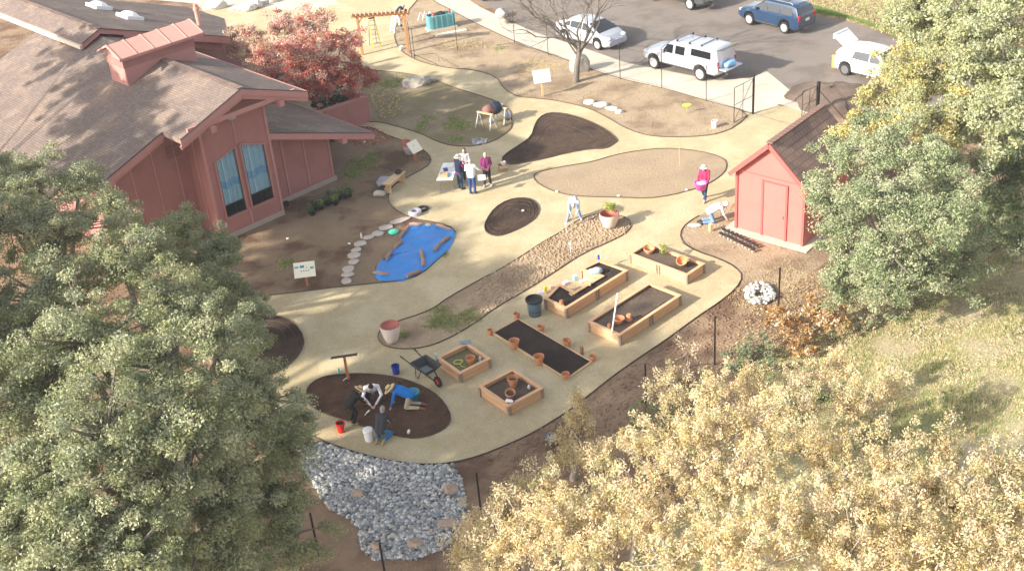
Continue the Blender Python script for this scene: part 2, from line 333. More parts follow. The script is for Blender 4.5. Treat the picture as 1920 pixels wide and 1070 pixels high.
def gfill(poly,n):
    c=sum(poly,Vector())/len(poly); sx=max(abs(p.x-c.x) for p in poly)*.55; sy=max(abs(p.y-c.y) for p in poly)*.55; k=[(random.gauss(0,.7)*sx,random.gauss(0,.7)*sy) for _ in range(7)]; o=[]
    for i in range(n): a=random.choice(k); o.append(c+Vector((a[0]+random.gauss(0,.42)*sx,a[1]+random.gauss(0,.42)*sy,0)))
    return o
def blades(name,polys,n,h,mats,base=.016,bunch=6,width=.012,label=None):
    V=[];Fq=[];mi=[]
    for poly,cnt in zip(polys,n):
        rows=[[G(*q) for q in st] for st in STR] if name=='dry_grass' else []
        for c in (fill([G(*q) for q in poly],cnt) if name!='grass' else gfill([G(*q) for q in poly],cnt//2)):
            if rows and random.random()<.55 and any(inpoly(c,r_) for r_ in rows): continue
            mm=random.randrange(len(mats))
            for k in range(bunch):
                x=c.x+random.gauss(0,.05);y=c.y+random.gauss(0,.05);z=max(base,hill(x,y)-.02); a=random.random()*6.3;hh=h*random.uniform(.5,1.2);dx,dy=math.cos(a)*width,math.sin(a)*width;lx,ly=random.gauss(0,.5)*hh,random.gauss(0,.5)*hh
                i=len(V);V+=[(x-dx,y-dy,z),(x+dx,y+dy,z),(x+lx,y+ly,z+hh)];Fq.append((i,i+1,i+2));mi.append(mm)
    o=bigmesh(name,V,Fq,mats,mi); o['kind']='stuff'; return o
gm=[mat('grass_green',(.20,.33,.06),.8,trans=.3),mat('grass_olive',(.30,.33,.12),.8,trans=.3),mat('grass_dry',(.58,.50,.28),.8,trans=.3)]
def blob(cx,cy,rx,ry,n=12): return [(cx+rx*math.cos(6.283*k/n)*random.uniform(.75,1.15),cy+ry*math.sin(6.283*k/n)*random.uniform(.75,1.15)) for k in range(n)]
blades('grass',[blob(720,160,28,9),blob(800,228,22,14),blob(858,235,28,18),blob(850,262,20,8),blob(690,305,30,18),blob(660,320,20,14),blob(525,497,22,11),blob(750,600+30,20,10),blob(840,600,50,22),blob(880,590,30,14),blob(740,150,30,8),blob(828,440,10,6),blob(835,470,8,14),blob(1005,20,2,2),blob(935,95,26,5)],
   [900,500,1100,450,1300,700,280,150,1300,700,250,60,120,10,120],.07,gm[:2]+[gm[2]])

blades('dry_grass',[[(1420,740),(1500,660),(1620,575),(1760,560),(1990,380),(1990,900),(1500,900)],[(1400,720),(1440,640),(1480,660),(1450,720)],[(1420,-20),(1510,26),(1590,40),(1650,58),(1740,95),(1760,-20)]],[30000,700,5000],.09,[gm[1],gm[2],gm[0],gm[2],gm[2],gm[2],mat('grass_straw',(.70,.60,.40),.9)],width=.014)
blades('verge_grass',[[(1495,18),(1600,38),(1665,62),(1690,74),(1640,48),(1560,22),(1510,8)]],[2600],.12,[gm[0],gm[0],gm[1]])
blades('straw',[blob(1010,128,50,16),blob(870,85,60,10),[(1360,560),(1480,480),(1560,540),(1480,620)]],[300,250,500],.07,[gm[2],mat('straw',(.55,.43,.25),.9)],width=.012)
# soil clods
def clods(name,poly,n,r,m):
    ic=bmesh.new(); bmesh.ops.create_icosphere(ic,subdivisions=1,radius=1); bv=np.array([v.co[:] for v in ic.verts]); bf=np.array([[v.index for v in f.verts] for f in ic.faces]); ic.free()
    pts=fill([G(*q) for q in poly],n); Vs=[];Fs=[];k=len(bv)
    for i,p in enumerate(pts):
        s=r*random.uniform(.4,1.5); v=bv*rng.uniform(.7,1.2,(k,1))*np.array([s,s*random.uniform(.6,1),s*.6]); a=random.random()*6.3; c,t=math.cos(a),math.sin(a)
        v=np.stack([v[:,0]*c-v[:,1]*t,v[:,0]*t+v[:,1]*c,v[:,2]],1)+np.array([p.x,p.y,max(.016,hill(p.x,p.y))+s*.15]); Vs.append(v);Fs.append(bf+i*k)
    o=bigmesh(name,np.concatenate(Vs),np.concatenate(Fs),[m],smooth=False); o['kind']='stuff'; return o
clods('soil_clods',I_4[:11]+I_4[-9:],2600,.05,m_clod)
clods('dirt_crumbs',I_C,1500,.035,m_tan); clods('soil_crumbs',I_5,500,.03,m_rmulch); clods('garden_crumbs',I_B[3:],1300,.03,m_garden)
clods('dark_crumbs',I_3,250,.03,m_mulch); clods('tan_crumbs',[(1290,420),(1378,390),(1500,470),(1540,560),(1440,600),(1400,520)],500,.03,m_tan)
clods('fence_soil',[(900,860),(1060,780),(1200,675),(1390,540),(1450,560),(1330,700),(1100,850),(960,950)],1400,.04,m_ground)
for k_,st in enumerate(STR): clods('dry_clods',st,[1100,1300,500][k_],.05,mat('dry_clod',(.37,.30,.19),.95,(.31,.25,.16),6))
clods('path_grit',[(x+random.uniform(-3,3),y+random.uniform(-3,3)) for x,y in DG[3:-6]],2200,.014,m_tan)
# fallen leaves
def leaflitter(name,poly,n,cols,r=.05):
    V=[];Fq=[];mi=[]
    for p in fill([G(*q) for q in poly],n):
        a=random.random()*6.3;s=r*random.uniform(.6,1.3);c,t=math.cos(a)*s,math.sin(a)*s;i=len(V);z=.03+max(.0,hill(p.x,p.y))
        V+=[(p.x-c,p.y-t,z),(p.x+t*.6,p.y-c*.6,z+random.uniform(0,.03)),(p.x+c,p.y+t,z+.01),(p.x-t*.6,p.y+c*.6,z+random.uniform(0,.03))];Fq.append((i,i+1,i+2,i+3));mi.append(random.randrange(len(cols)))
    o=bigmesh(name,V,Fq,cols,mi);o['kind']='stuff'
lred=mat('leaf_red',(.33,.06,.05),.8);ltan=mat('leaf_tan',(.50,.38,.2),.8)
leaflitter('red_leaf_litter',[(640,250),(700,236),(740,262),(700,275),(650,272)],1100,[lred,lred,ltan],.045)
leaflitter('leaf_litter',[(690,170),(740,160),(760,215),(710,225)],900,[ltan,mat('leaf_yellow',(.55,.45,.15),.8),m_garden],.05)
leaflitter('mixed_litter',[(1420,560),(1560,500),(1600,600),(1450,680),(1330,720)],1600,[ltan,m_garden],.05)
# cobble bed
cb=[(590,828),(640,842),(690,857),(740,868),(800,874),(848,870),(866,900),(874,945),(870,980),(835,1030),(780,1048),(700,1050),(680,1030),(672,990),(650,970),(618,955),(600,930),(570,880),(560,840)]
sheet('stone_bed',cb,.012,mat('pebble_base',(.20,.20,.20),.9,(.12,.12,.12),20,.3),1)
ic=bmesh.new(); bmesh.ops.create_icosphere(ic,subdivisions=2,radius=1); bv=np.array([v.co[:] for v in ic.verts]); bf=np.array([[v.index for v in f.verts] for f in ic.faces]); ic.free()
def cobbles(name,pts,r,mats,zb=.02,label=None):
    Vs=[];Fs=[];mi=[];k=len(bv)
    for i,p in enumerate(pts):
        s=r*random.uniform(.55,1.35); ph=rng.uniform(0,6,3); v=bv*(1+.14*np.sin(bv[:,[1]]*2.2+ph[0])+.12*np.sin(bv[:,[0]]*2.7+ph[1])); v=v*np.array([s,s*random.uniform(.6,.95),s*random.uniform(.45,.75)]); a=random.random()*6.3;c,t=math.cos(a),math.sin(a)
        v=np.stack([v[:,0]*c-v[:,1]*t,v[:,0]*t+v[:,1]*c,v[:,2]],1)+np.array([p.x,p.y,p.z+zb+s*random.uniform(.1,.6)]); Vs.append(v);Fs.append(bf+i*k);mi.append(np.full(len(bf),random.randrange(len(mats))))
    o=bigmesh(name,np.concatenate(Vs),np.concatenate(Fs),mats,np.concatenate(mi),smooth=True); o['kind']='stuff'; return o
cm=[mat('cobble_grey',(.31,.31,.31),.7,(.26,.26,.26),8,.4),mat('cobble_light',(.46,.455,.44),.7,(.40,.395,.385),8,.4),mat('cobble_blue',(.27,.285,.30),.7),mat('cobble_warm',(.44,.40,.34),.7),mat('cobble_white',(.58,.575,.55),.7),mat('cobble_dark',(.17,.18,.19),.7)]
cobbles('cobblestones',fill([G(*q) for q in cb],6500),.062,cm)
cobbles('small_cobbles',fill([G(x,y) for x,y in blob(896,266,17,6)],130),.06,cm)
cobbles('cobble_pile',[p+Vector((0,0,random.uniform(0,.12))) for p in fill([G(x,y) for x,y in blob(1425,556,27,22)],330) if (p-G(1424,556)).length>.22],.085,[cm[1],cm[3],cm[4],cm[3],cm[0]])
leaflitter('bed_litter',cb,120,[ltan,m_garden],.05)
# big single rocks
m_brock=mat('brown_rock',(.34,.22,.16),.85,(.45,.36,.28),5,.5,.6,14)
m_grock=mat('grey_boulder',(.42,.39,.34),.85,(.33,.30,.26),3,.5,.6,8)
m_wrock=mat('pale_rock',(.62,.58,.52),.85,(.50,.47,.42),4,.5,.6,10)
def rock(px,py,r,m,label,group=None,rz=0,name='boulder',z=0):
    p=G(px,py,0); o=MB().rock((0,0,0),r,seed=int(px*7+py),sub=3,rz=0).build(name,m,smooth=False); o.location=(p.x,p.y,z+r[2]*.45+hill(p.x,p.y)); o.rotation_euler=(0,0,rz); return props(o,label,'rock',group)
rock(672,928,(.24,.18,.14),m_brock,'red brown rock at the left of the cobble bed','brown rocks in the cobble bed')
rock(846,920,(.25,.27,.17),m_brock,'tan brown rock at the upper right edge of the cobble bed','brown rocks in the cobble bed')
rock(842,985,(.36,.18,.15),m_brock,'long brown rock at the lower right of the cobble bed beside the yellow leaves','brown rocks in the cobble bed')
rock(778,1022,(.28,.19,.15),m_brock,'rusty rock at the lower edge of the cobble bed','brown rocks in the cobble bed')
rock(706,1028,(.22,.2,.15),m_brock,'brown rock next to the black stake at the bottom of the cobble bed','brown rocks in the cobble bed')
rock(782,160,(.85,.5,.42),m_grock,'big rounded grey boulder beside the upper path',rz=.3)
rock(1086,134,(.62,.45,.75),m_grock,'tall grey boulder behind the bare tree trunk')
rock(810,152,(.3,.2,.15),m_grock,'small grey rock right of the rounded boulder')
rock(404,17,(.9,.4,.45),m_wrock,'white rock lying alone beyond the vent pipe roof',rz=.35)
for i,(x,y,a,b2) in enumerate([(456,22,1.0,.4),(475,16,.7,.4),(493,8,.8,.45),(512,4,.6,.4)]): rock(x,y,(a,b2,.42),m_wrock,['long low pale rock at the left end of the rock row','squat pale rock second in the row beyond the maple','large white rock third in the row beyond the maple','pale rock at the right end of the row beyond the maple'][i],'rock row beyond the maple',rz=.35)
for i,(x,y,a,b2,rz) in enumerate([(1105,194,.32,.26,0),(1127,199,.42,.26,-.3),(1146,206,.4,.22,-.3),(1162,212,.26,.2,0)]):
    rock(x,y,(a,b2,.16),m_wrock,['pale stone at the left end of the short stone row','long pale stone second from left in the short stone row','long pale stone third from left in the short stone row','small grey stone at the right end of the short stone row'][i],'short row of pale stones beside the path',rz=rz,name='stone')
rock(1302,424,(.3,.14,.09),m_wrock,'flat white stone near the kneeling person by the shed',name='stone',rz=-.1)
# mulch mound
mp=G(1558,183); MBo=MB(); rings=[(0.05,.55),(.4,.56),(.8,.52),(1.2,.42),(1.6,.28),(1.9,.12),(2.15,-.03)]
vs=[];fs=[];n=40
for j,(r,z) in enumerate(rings):
    for k in range(n): t=6.283*k/n; q=1+.12*math.sin(3*t+1)+.06*math.sin(7*t); vs.append((mp.x+r*q*1.1*math.cos(t),mp.y+r*q*math.sin(t)*1.0,z+random.uniform(-.04,.04)))
for j in range(len(rings)-1):
    for k in range(n): fs.append((j*n+k,j*n+(k+1)%n,(j+1)*n+(k+1)%n,(j+1)*n+k))
o=MBo.add(vs,fs).build('mulch_mound',m_mound,smooth=True); props(o,'round mound of brown wood mulch by the gate at the asphalt','mulch pile')
leaflitter('mound_litter',[(1520,185),(1545,165),(1590,165),(1605,195),(1560,205)],1,[ltan])
mp2=G(925,38); 
rock(943,32,(.55,.4,.4),m_grock,'grey brown brush heap rock at the edge of the asphalt by the sidewalk')
# stepping stones
for i,(x,y,a,b2,rz) in enumerate([(1170,453,.46,.16,.42),(1083,497,.34,.2,.45),(1030,535,.24,.2,.2),(975,557,.26,.15,.2),(925,597,.27,.2,.5),(898,637,.2,.15,.1),(882,672,.27,.22,.5),(880,712,.25,.17,.3),(850,757,.25,.24,0),(845,792,.27,.15,0),(835,832,.2,.2,.2)]):
    p=G(400+x/3.343,280+y/3.343); rr=random.Random(i); n=8
    pts=[Vector((a*1.05*math.cos(6.283*k/n)*rr.uniform(.85,1.2),b2*1.25*math.sin(6.283*k/n)*rr.uniform(.85,1.2),.07)) for k in range(n)]
    o=MB().poly(pts,.06).build('stepping_stone',m_stone,bevel=.012); o.location=(p.x,p.y,.016); o.rotation_euler=(0,0,rz)
    props(o,['topmost long pale stepping stone by the grey tire','flat stepping stone left of the green lid','round stepping stone third from the top of the stone line','stepping stone beside the white bottle marker','stepping stone fifth from the top of the curved stone line','small stepping stone sixth from the top of the curved stone line','large stepping stone at the middle of the curved stone line','stepping stone fourth from the bottom of the stone line','squarish stepping stone third from the bottom of the line','thin stepping stone second from the bottom of the line','lowest stepping stone nearest the tan path'][i],'stone','stepping stones curving through the garden')
# tarp with logs
Z5=lambda x,y:(400+x/3.343,280+y/3.343)
tp=[(1240,465),(1290,462),(1400,478),(1490,490),(1518,530),(1505,580),(1470,640),(1400,700),(1330,760),(1230,815),(1170,832),(990,825),(1050,690),(1075,690),(1110,640),(1160,590),(1200,530)]
tw=smoothpts([G(*Z5(*q)) for q in tp],1); c=sum(tw,Vector())/len(tw); b=MB(); rad=26; n=len(tw); vs=[];fs=[]
for j in range(rad+1):
    s=j/rad
    for q in tw: p=c+(q-c)*s; vs.append((p.x,p.y,.06+.022*math.sin(p.x*4+p.y*2)+.02*math.sin(p.y*6-p.x*3+math.sin(p.x*5))+.016*abs(math.sin(p.x*9+math.sin(p.y*4)*1.5))+.012*abs(math.sin(p.y*11+p.x*5))+random.uniform(-.003,.003)-(.035 if j==rad else 0)))
for j in range(rad):
    for k in range(n): fs.append((j*n+k,j*n+(k+1)%n,(j+1)*n+(k+1)%n,(j+1)*n+k))
tarp=b.add(vs,fs).build('tarp',mat('blue_tarp',(.02,.23,.66),.42,(.02,.19,.56),3,.5,.5,9,spec=.5),smooth=True); props(tarp,'bright blue plastic tarp spread on the ground and held down by logs','tarp')
m_log=mat('pink_brown_log',(.36,.24,.19),.85,(.28,.19,.15),6,.5,.5,20)
for i,(x0,y0,x1,y1) in enumerate([(1230,487,1310,482),(1400,488,1495,520),(1172,568,1225,500),(1135,640,1182,590),(1088,705,1118,650),(1005,790,1100,797),(1215,812,1295,775),(1388,652,1415,615),(1425,608,1480,560),(1302,648,1316,700),(1314,700,1322,745)]):
    a,b2=G(*Z5(x0,y0)),G(*Z5(x1,y1)); d=b2-a; m_=(a+b2)/2; L_=d.length/2
    o=MB().tube([(-L_,0,0),(-L_*.3,.02,.01),(L_*.4,-.02,0),(L_,0,0)],[.07,.085,.08,.065],9).build('log',m_log,smooth=False); o.location=(m_.x,m_.y,.13); o.rotation_euler=(0,0,math.atan2(d.y,d.x))
    props(o,['log on the upper left edge of the blue tarp','log on the upper right edge of the blue tarp','log on the left edge of the tarp below its upper left corner','log halfway down the left edge of the blue tarp','log on the left edge nearest the tarp waist','log lying across the lower left corner of the tarp','log on the lower right edge of the blue tarp','short log on the right side of the tarp','log near the right corner of the tarp','upper of the two end to end logs in the middle of the tarp','lower of the two end to end logs in the middle of the tarp'][i],'log','logs weighing down the blue tarp')
q=G(*Z5(1347,488)); o=MB().rock((0,0,0),(.13,.1,.08),seed=3).build('stone',m_wrock); o.location=(q.x,q.y,.11); props(o,'small grey stone on the top edge of the blue tarp','rock')
# ---------------- community building ----------------
HO=Vector((-12.507,47.135,0)); HA=R(42)
m_siding=mat('mauve_siding',(.40,.175,.155),.75,(.36,.158,.142),2,.5,.12,50,spec=.2,c3=(.335,.15,.135),sc3=.9)
m_trim=mat('mauve_trim',(.47,.225,.20),.65,(.43,.205,.18),2,.5,.08,40)
m_copper=mat('pink_metal',(.62,.34,.28),.5,(.56,.29,.24),1.5,.5,spec=.4)
m_found=mat('foundation',(.42,.36,.30),.9,(.36,.30,.25),4,.5,.2,30)
def shinglemat(name,c1,c2,cm_,axis=0,row=.11):
    m=mat(name,c1,.9,c2,1.1,.6,0,spec=.15,c3=(c1[0]*1.25,c1[1]*1.2,c1[2]*1.12),sc3=.7); t=m.node_tree; L=t.links.new; b=t.nodes['Principled BSDF']; col=b.inputs['Base Color'].links[0].from_socket
    br=t.nodes.new('ShaderNodeTexBrick'); br.inputs['Scale'].default_value=1; br.inputs['Brick Width'].default_value=.22; br.inputs['Row Height'].default_value=row; br.inputs['Mortar Size'].default_value=.011
    br.inputs['Color1'].default_value=(.86,.86,.86,1); br.inputs['Color2'].default_value=(1.12,1.12,1.12,1); br.inputs['Mortar'].default_value=(.6,.6,.6,1)
    mp=t.nodes.new('ShaderNodeMapping'); mp.inputs['Rotation'].default_value=(0,0,R(90) if axis==0 else 0); L(t.nodes['Texture Coordinate'].outputs['Object'],mp.inputs[0]); L(mp.outputs[0],br.inputs[0])
    x=t.nodes.new('ShaderNodeMix'); x.data_type='RGBA'; x.blend_type='MULTIPLY'; x.inputs[0].default_value=1; L(col,x.inputs[6]); L(br.outputs[0],x.inputs[7]); L(x.outputs[2],b.inputs['Base Color'])
    bp=t.nodes.new('ShaderNodeBump'); bp.inputs['Strength'].default_value=.5; bp.inputs['Distance'].default_value=.02; L(br.outputs[0],bp.inputs['Height']); L(bp.outputs[0],b.inputs['Normal']); return m
m_shing=shinglemat('roof_shingles',(.215,.168,.145),(.19,.145,.128),None)
m_glass=mat('window_glass',(.03,.035,.045),.06,spec=.8); 
def clearglass(name,tint=(.75,.85,.9),mixf=.06):
    m=bpy.data.materials.new(name); m.use_nodes=True; t=m.node_tree; b=t.nodes['Principled BSDF']; b.inputs['Base Color'].default_value=(.05,.07,.09,1); b.inputs['Roughness'].default_value=.04
    tr=t.nodes.new('ShaderNodeBsdfTransparent'); tr.inputs[0].default_value=tint+(1,); ms=t.nodes.new('ShaderNodeMixShader'); ms.inputs[0].default_value=mixf
    t.links.new(tr.outputs[0],ms.inputs[1]); t.links.new(b.outputs[0],ms.inputs[2]); t.links.new(ms.outputs[0],t.nodes['Material Output'].inputs[0]); return m
m_clear=clearglass('clear_glass')
H=thing('community_building','long mauve wooden building with shingled gable roofs and a tall two pane window','building',HO,HA)
sl_=.367; RZ=6.82; RU=1.79
zr=lambda u:RZ-sl_*abs(u-RU)
def roofpoly(name,pts,z,th=.16,m=None,par=None):
    q=[(u,v,z(u)) for u,v in pts]; b=MB(); tr=tessellate_polygon([[Vector(p) for p in q]]); n=len(q); nn=(Vector(q[tr[0][1]])-Vector(q[tr[0][0]])).cross(Vector(q[tr[0][2]])-Vector(q[tr[0][0]]))
    if nn.z<0: tr=[t[::-1] for t in tr]
    vs=q+[(a,c,d-th) for a,c,d in q]; fs=[tuple(t) for t in tr]+[tuple(i+n for i in t[::-1]) for t in tr]+[(i,(i+1)%n,(i+1)%n+n,i+n) for i in range(n)]
    return b.add(vs,fs).build(name,m or m_shing,par or H)
roof1=roofpoly('roof',[(RU,-1.05),(-1.4,-1.05),(-1.4,.35),(-4.3,.35),(-4.3,2.2),(-6.4,2.2),(-6.4,16),(RU,16)],zr)
roofpoly('roof',[(RU,-1.05),(4.95,-1.05),(4.95,11.3),(RU,11.3)],zr)
zw=lambda u:4.01-.356*(u-3.35)
roofpoly('roof',[(3.32,.02),(8.9,.02),(8.9,7.4),(3.32,7.4)],zw,.14)
zrr=lambda u:7.2-.365*abs(u-RU)
roofpoly('roof',[(RU,11),(8.9,11.6),(13.2,19.3),(13.2,23.4),(7.4,23.3),(7.4,34),(RU,34)],zrr,.14)
roofpoly('roof',[(RU,11),(.75,11),(.75,34),(RU,34)],lambda u:7.2-.42*(RU-u),.14)
MB().bar((.70,11.0,6.60),(.70,34,6.60),.14,.2).build('flashing',mat('cream_flashing',(.62,.52,.42),.6),H)
# fascias and rakes
def rake(pts,h,th,name='fascia',dz=0,dv=0,m=None):
    b=MB()
    for (u0,v0,z0),(u1,v1,z1) in zip(pts,pts[1:]):
        dx=(u1-u0,v1-v0); n=Vector((dx[1],-dx[0],0)).normalized()*th
        q=[Vector((u0,v0,z0+.012)),Vector((u1,v1,z1+.012)),Vector((u1,v1,z1-h)),Vector((u0,v0,z0-h))]; b.add(q+[p+n for p in q],[(0,1,2,3),(7,6,5,4),(0,4,5,1),(1,5,6,2),(2,6,7,3),(3,7,4,0)])
    return b.build(name,m or m_trim,H)
rake([(-1.4,-1.053,zr(-1.4)),(RU,-1.053,RZ)],.27,.05); rake([(RU,-1.053,RZ),(4.95,-1.053,zr(4.95))],.27,.05)
rake([(-4.3,.347,zr(-4.3)),(-1.4,.347,zr(-1.4))],.27,.05)
rake([(3.32,.017,zw(3.32)),(8.9,.017,zw(8.9))],.30,.05); rake([(8.903,.017,zw(8.9)),(8.903,7.4,zw(8.9))],.22,.05)
rake([(4.953,-1.0,zr(4.95)),(4.953,11.3,zr(4.95))],.22,.05)
rake([(.75,10.997,6.76),(RU,10.997,7.2)],.24,.05); rake([(RU,10.997,7.2),(2.95,11.1,zrr(2.95))],.24,.05)
rake([(2.95,11.1,zrr(2.95)),(8.9,11.597,zrr(8.9))],.36,.05); rake([(8.903,11.6,zrr(8.9)),(13.203,19.3,zrr(13.2))],.3,.05)
# dark roof-edge lines
for a,c in [((-1.4,-1.09,zr(-1.4)+.02),(RU,-1.09,RZ+.02)),((RU,-1.09,RZ+.02),(4.95,-1.09,zr(4.95)+.02)),((-4.3,.30,zr(-4.3)+.02),(-1.4,.30,zr(-1.4)+.02)),((3.32,-.03,zw(3.32)+.02),(8.9,-.03,zw(8.9)+.02)),((.75,10.93,6.78),(RU,10.93,7.22)),((RU,10.93,7.22),(8.9,11.55,zrr(8.9)+.02))]: MB().bar(a,c,.06,.03).build('drip_edge',bpy.data.materials.get('dark_drip_edge') or mat('dark_drip_edge',(.06,.035,.035),.6),H)
# second, thinner trim line lower on rakes
b=MB()
for a,c in [((-1.4,-1.0,zr(-1.4)-.36),(RU,-1.0,RZ-.36)),((RU,-1.0,RZ-.36),(4.95,-1.0,zr(4.95)-.36)),((-4.3,.42,zr(-4.3)-.34),(-1.4,.42,zr(-1.4)-.34))]: b.bar(a,c,.08,.16)
b.bar((-.95,-.96,5.86),(4.4,-.96,5.86),.12,.20); b.build('gable_truss',m_trim,H)
# ridge caps
b=MB()
for k in range(26): b.box((RU,-.9+k*.24,RZ+.025),(.3,.22,.03))
b.build('ridge_cap',shinglemat('cap_shingles',(.25,.18,.15),(.2,.15,.13),None),H); b=MB()
for k in range(90): b.box((RU,11.15+k*.25,7.225),(.26,.2,.03))
b.build('ridge_cap',bpy.data.materials['cap_shingles'],H)
# beams
for c in [(.12,-.85,5.62),(3.52,-.85,5.62)]: MB().box(c,(.24,.75,.26)).build('beam',m_trim,H,bevel=.01)
MB().box((7.15,.25,zw(7.15)-.34),(.26,.75,.3)).build('beam',m_trim,H,bevel=.01); MB().box((-4.0,.6,zr(-4)-.34),(.2,.6,.22)).build('beam',m_trim,H)
# walls
def wallpoly(name,pts,par=H,m=m_siding,th=.14,n=None):
    return MB().slab(pts,th,n).build(name,m,par)
def fz(u): return zr(u)-.17
# front bay with window holes made from strips
w1=[(.43,1.0),(1.53,1.0),(1.53,4.04),(.43,3.70)]; w2=[(1.76,1.0),(2.98,1.0),(2.98,3.66),(1.76,4.08)]
def fr(q): return [(u,0,z) for u,z in q]
nf=Vector((0,-1,0))
for q in [[(0,.25),(.43,.25),(.43,fz(.43)),(0,fz(0))],[(.43,.25),(1.53,.25),(1.53,1.0),(.43,1.0)],[(.43,3.70),(1.53,4.04),(1.53,fz(1.53)),(.43,fz(.43))],[(1.53,.25),(1.76,.25),(1.76,RZ-.18),(1.53,fz(1.53))],[(1.76,.25),(2.98,.25),(2.98,1.0),(1.76,1.0)],[(1.76,4.08),(2.98,3.66),(2.98,fz(2.98)),(1.76,fz(1.76))],[(2.98,.25),(3.3,.25),(3.3,fz(3.3)),(2.98,fz(2.98))]]:
    wallpoly('front_wall',fr(q),n=nf)
wallpoly('side_wall',[(0,1.4,.25),(0,.14,.25),(0,.14,fz(0)),(0,1.4,fz(0))],n=Vector((-1,0,0)))
wallpoly('side_wall',[(3.3,.14,.25),(3.3,12,.25),(3.3,12,fz(3.3)),(3.3,.14,fz(3.3))],n=Vector((1,0,0)))
wallpoly('front_wall',[(-3.75,1.4,.1),(-.0,1.4,.1),(-.0,1.4,fz(0)),(-3.75,1.4,fz(-3.75))],n=nf)
wallpoly('side_wall',[(-3.75,16,.1),(-3.75,1.54,.1),(-3.75,1.54,fz(-3.75)),(-3.75,16,fz(-3.75))],n=Vector((-1,0,0)))
wallpoly('front_wall',[(3.3,1.0,.25),(7.0,1.0,.25),(7.0,1.0,zw(7)-.15),(3.3,1.0,zw(3.3)-.15)],n=nf)
wallpoly('side_wall',[(7.0,1.14,.25),(7.0,7.2,.25),(7.0,7.2,zw(7)-.15),(7.0,1.14,zw(7)-.15)],n=Vector((1,0,0)))
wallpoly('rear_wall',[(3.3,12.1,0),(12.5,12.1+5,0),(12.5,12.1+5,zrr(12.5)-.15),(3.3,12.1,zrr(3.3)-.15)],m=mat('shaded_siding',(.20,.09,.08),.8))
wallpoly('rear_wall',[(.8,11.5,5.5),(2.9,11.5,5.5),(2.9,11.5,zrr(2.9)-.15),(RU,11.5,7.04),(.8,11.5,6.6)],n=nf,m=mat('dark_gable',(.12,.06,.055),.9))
wallpoly('rear_wall',[(2.95,11.9,6.0),(8.6,11.9,3.9),(8.6,11.9,zrr(8.6)-.15),(2.95,11.9,zrr(2.95)-.15)],n=nf)
wallpoly('side_wall',[(4.8,11.3,0),(4.8,7.4,0),(4.8,7.4,fz(4.8)),(4.8,11.3,fz(4.8))],n=Vector((1,0,0)))
for u_,w_,c_ in [(6.3,.9,(.25,.30,.28)),(7.5,.8,(.3,.36,.34))]:
    f_=MB().box((u_,14.0-.35,2.3),(w_+.12,.06,2.3),rz=.5).build('rear_window',m_iron,H); MB().box((u_+.02,13.96-.36,2.3),(w_,.06,2.1),rz=.5).build('pane',mat('rear_pane',c_,.2),f_)
MB().box((1.65,.06,.125),(3.4,.16,.25)).build('foundation',m_found,H); MB().box((5.2,1.08,.125),(3.75,.18,.25)).build('foundation',m_found,H); MB().box((-1.9,1.46,.05),(3.8,.16,.3)).build('foundation',m_found,H); MB().box((7.06,4.1,.125),(.12,6.2,.25)).build('foundation',m_found,H)
# siding battens and trims
BT=lambda c_,d_: MB().box(c_,d_).build('batten',m_trim,H)
for u_ in (.03,3.27): BT((u_,-.018,(.25+fz(u_))/2),(.12,.035,fz(u_)-.3))
for u_ in (1.65,): BT((u_,-.015,.67),(.1,.03,.8)); BT((u_,-.015,5.0),(.06,.03,1.7))
for u_ in (-.6,-1.65,-2.7): BT((u_,1.38,(.1+fz(u_))/2),(.07,.035,fz(u_)-.3))
for u_ in (3.42,4.4,5.55,6.93): BT((u_,.98,(.25+zw(u_)-.2)/2),(.09,.035,zw(u_)-.5))
BT((-.02,.7,2.9),(.035,.1,5)); BT((7.02,2.6,1.5),(.035,.1,2));

b=MB()
for k in range(5): b.box((-.62,1.37,4.0+k*.12),(.62,.03,.06),rot=Matrix.Rotation(.5,3,'X'))
b.build('louvre_vent',m_siding,H)
# windows
m_frame=mat('window_frame',(.42,.19,.17),.6)
m_curt=mat('curtain',(.95,.96,.93),.8,(.82,.88,.88),1.2,.5)
m_curt_refl=mat('curtain_blue',(.45,.65,.85),.7,(.65,.78,.88),2,.5)  # bluish reflection in the window glass, put into the curtain colour
for q in (w1,w2):
    c=Vector((sum(p[0] for p in q)/4,0,sum(p[1] for p in q)/4)); b=MB(); n=4
    for i in range(n):
        a0,a1=q[i],q[(i+1)%n]; b.bar((a0[0],-.02,a0[1]),(a1[0],-.02,a1[1]),.07,.09,upv=(0,1,0))
    w_=b.build('window',m_frame,H)
    MB().slab([(u,.05,z) for u,z in q],.015,nf).build('pane',m_clear,w_)
    b=MB(); b.bar((q[0][0],.03,1.55),(q[1][0],.03,1.55),.05,.06,upv=(0,1,0)); b.bar(((q[0][0]+q[1][0])/2,.03,1.05),((q[0][0]+q[1][0])/2,.03,1.55),.05,.04,upv=(0,1,0)); b.build('mullion',m_iron,w_)
    # folded curtains: upper pale, bluish band a painted glass reflection, dark below
    b=MB(); K=46; u0,u1=q[0][0]-.05,q[1][0]+.05
    zs=[1.5,2.3,2.65,4.15]
    for zi in range(3):
        b.mi=(0,1,0)[zi]; vs=[]
        for k in range(K+1):
            u_=u0+(u1-u0)*k/K; v_=.11+.03*math.sin(k*1.35)+.03*math.sin(k*.6)
            for z in zs[zi:zi+2]: vs.append((u_,v_,z+.06*math.sin(k*.25)*(2<z<4)))
        b.add(vs,[(2*k,2*k+2,2*k+3,2*k+1) for k in range(K)])
    b.build('curtain',[m_curt,m_curt_refl],w_)
    MB().box(((u0+u1)/2,.9,2.4),(u1-u0+.4,.05,4)).build('interior',m_black,w_)
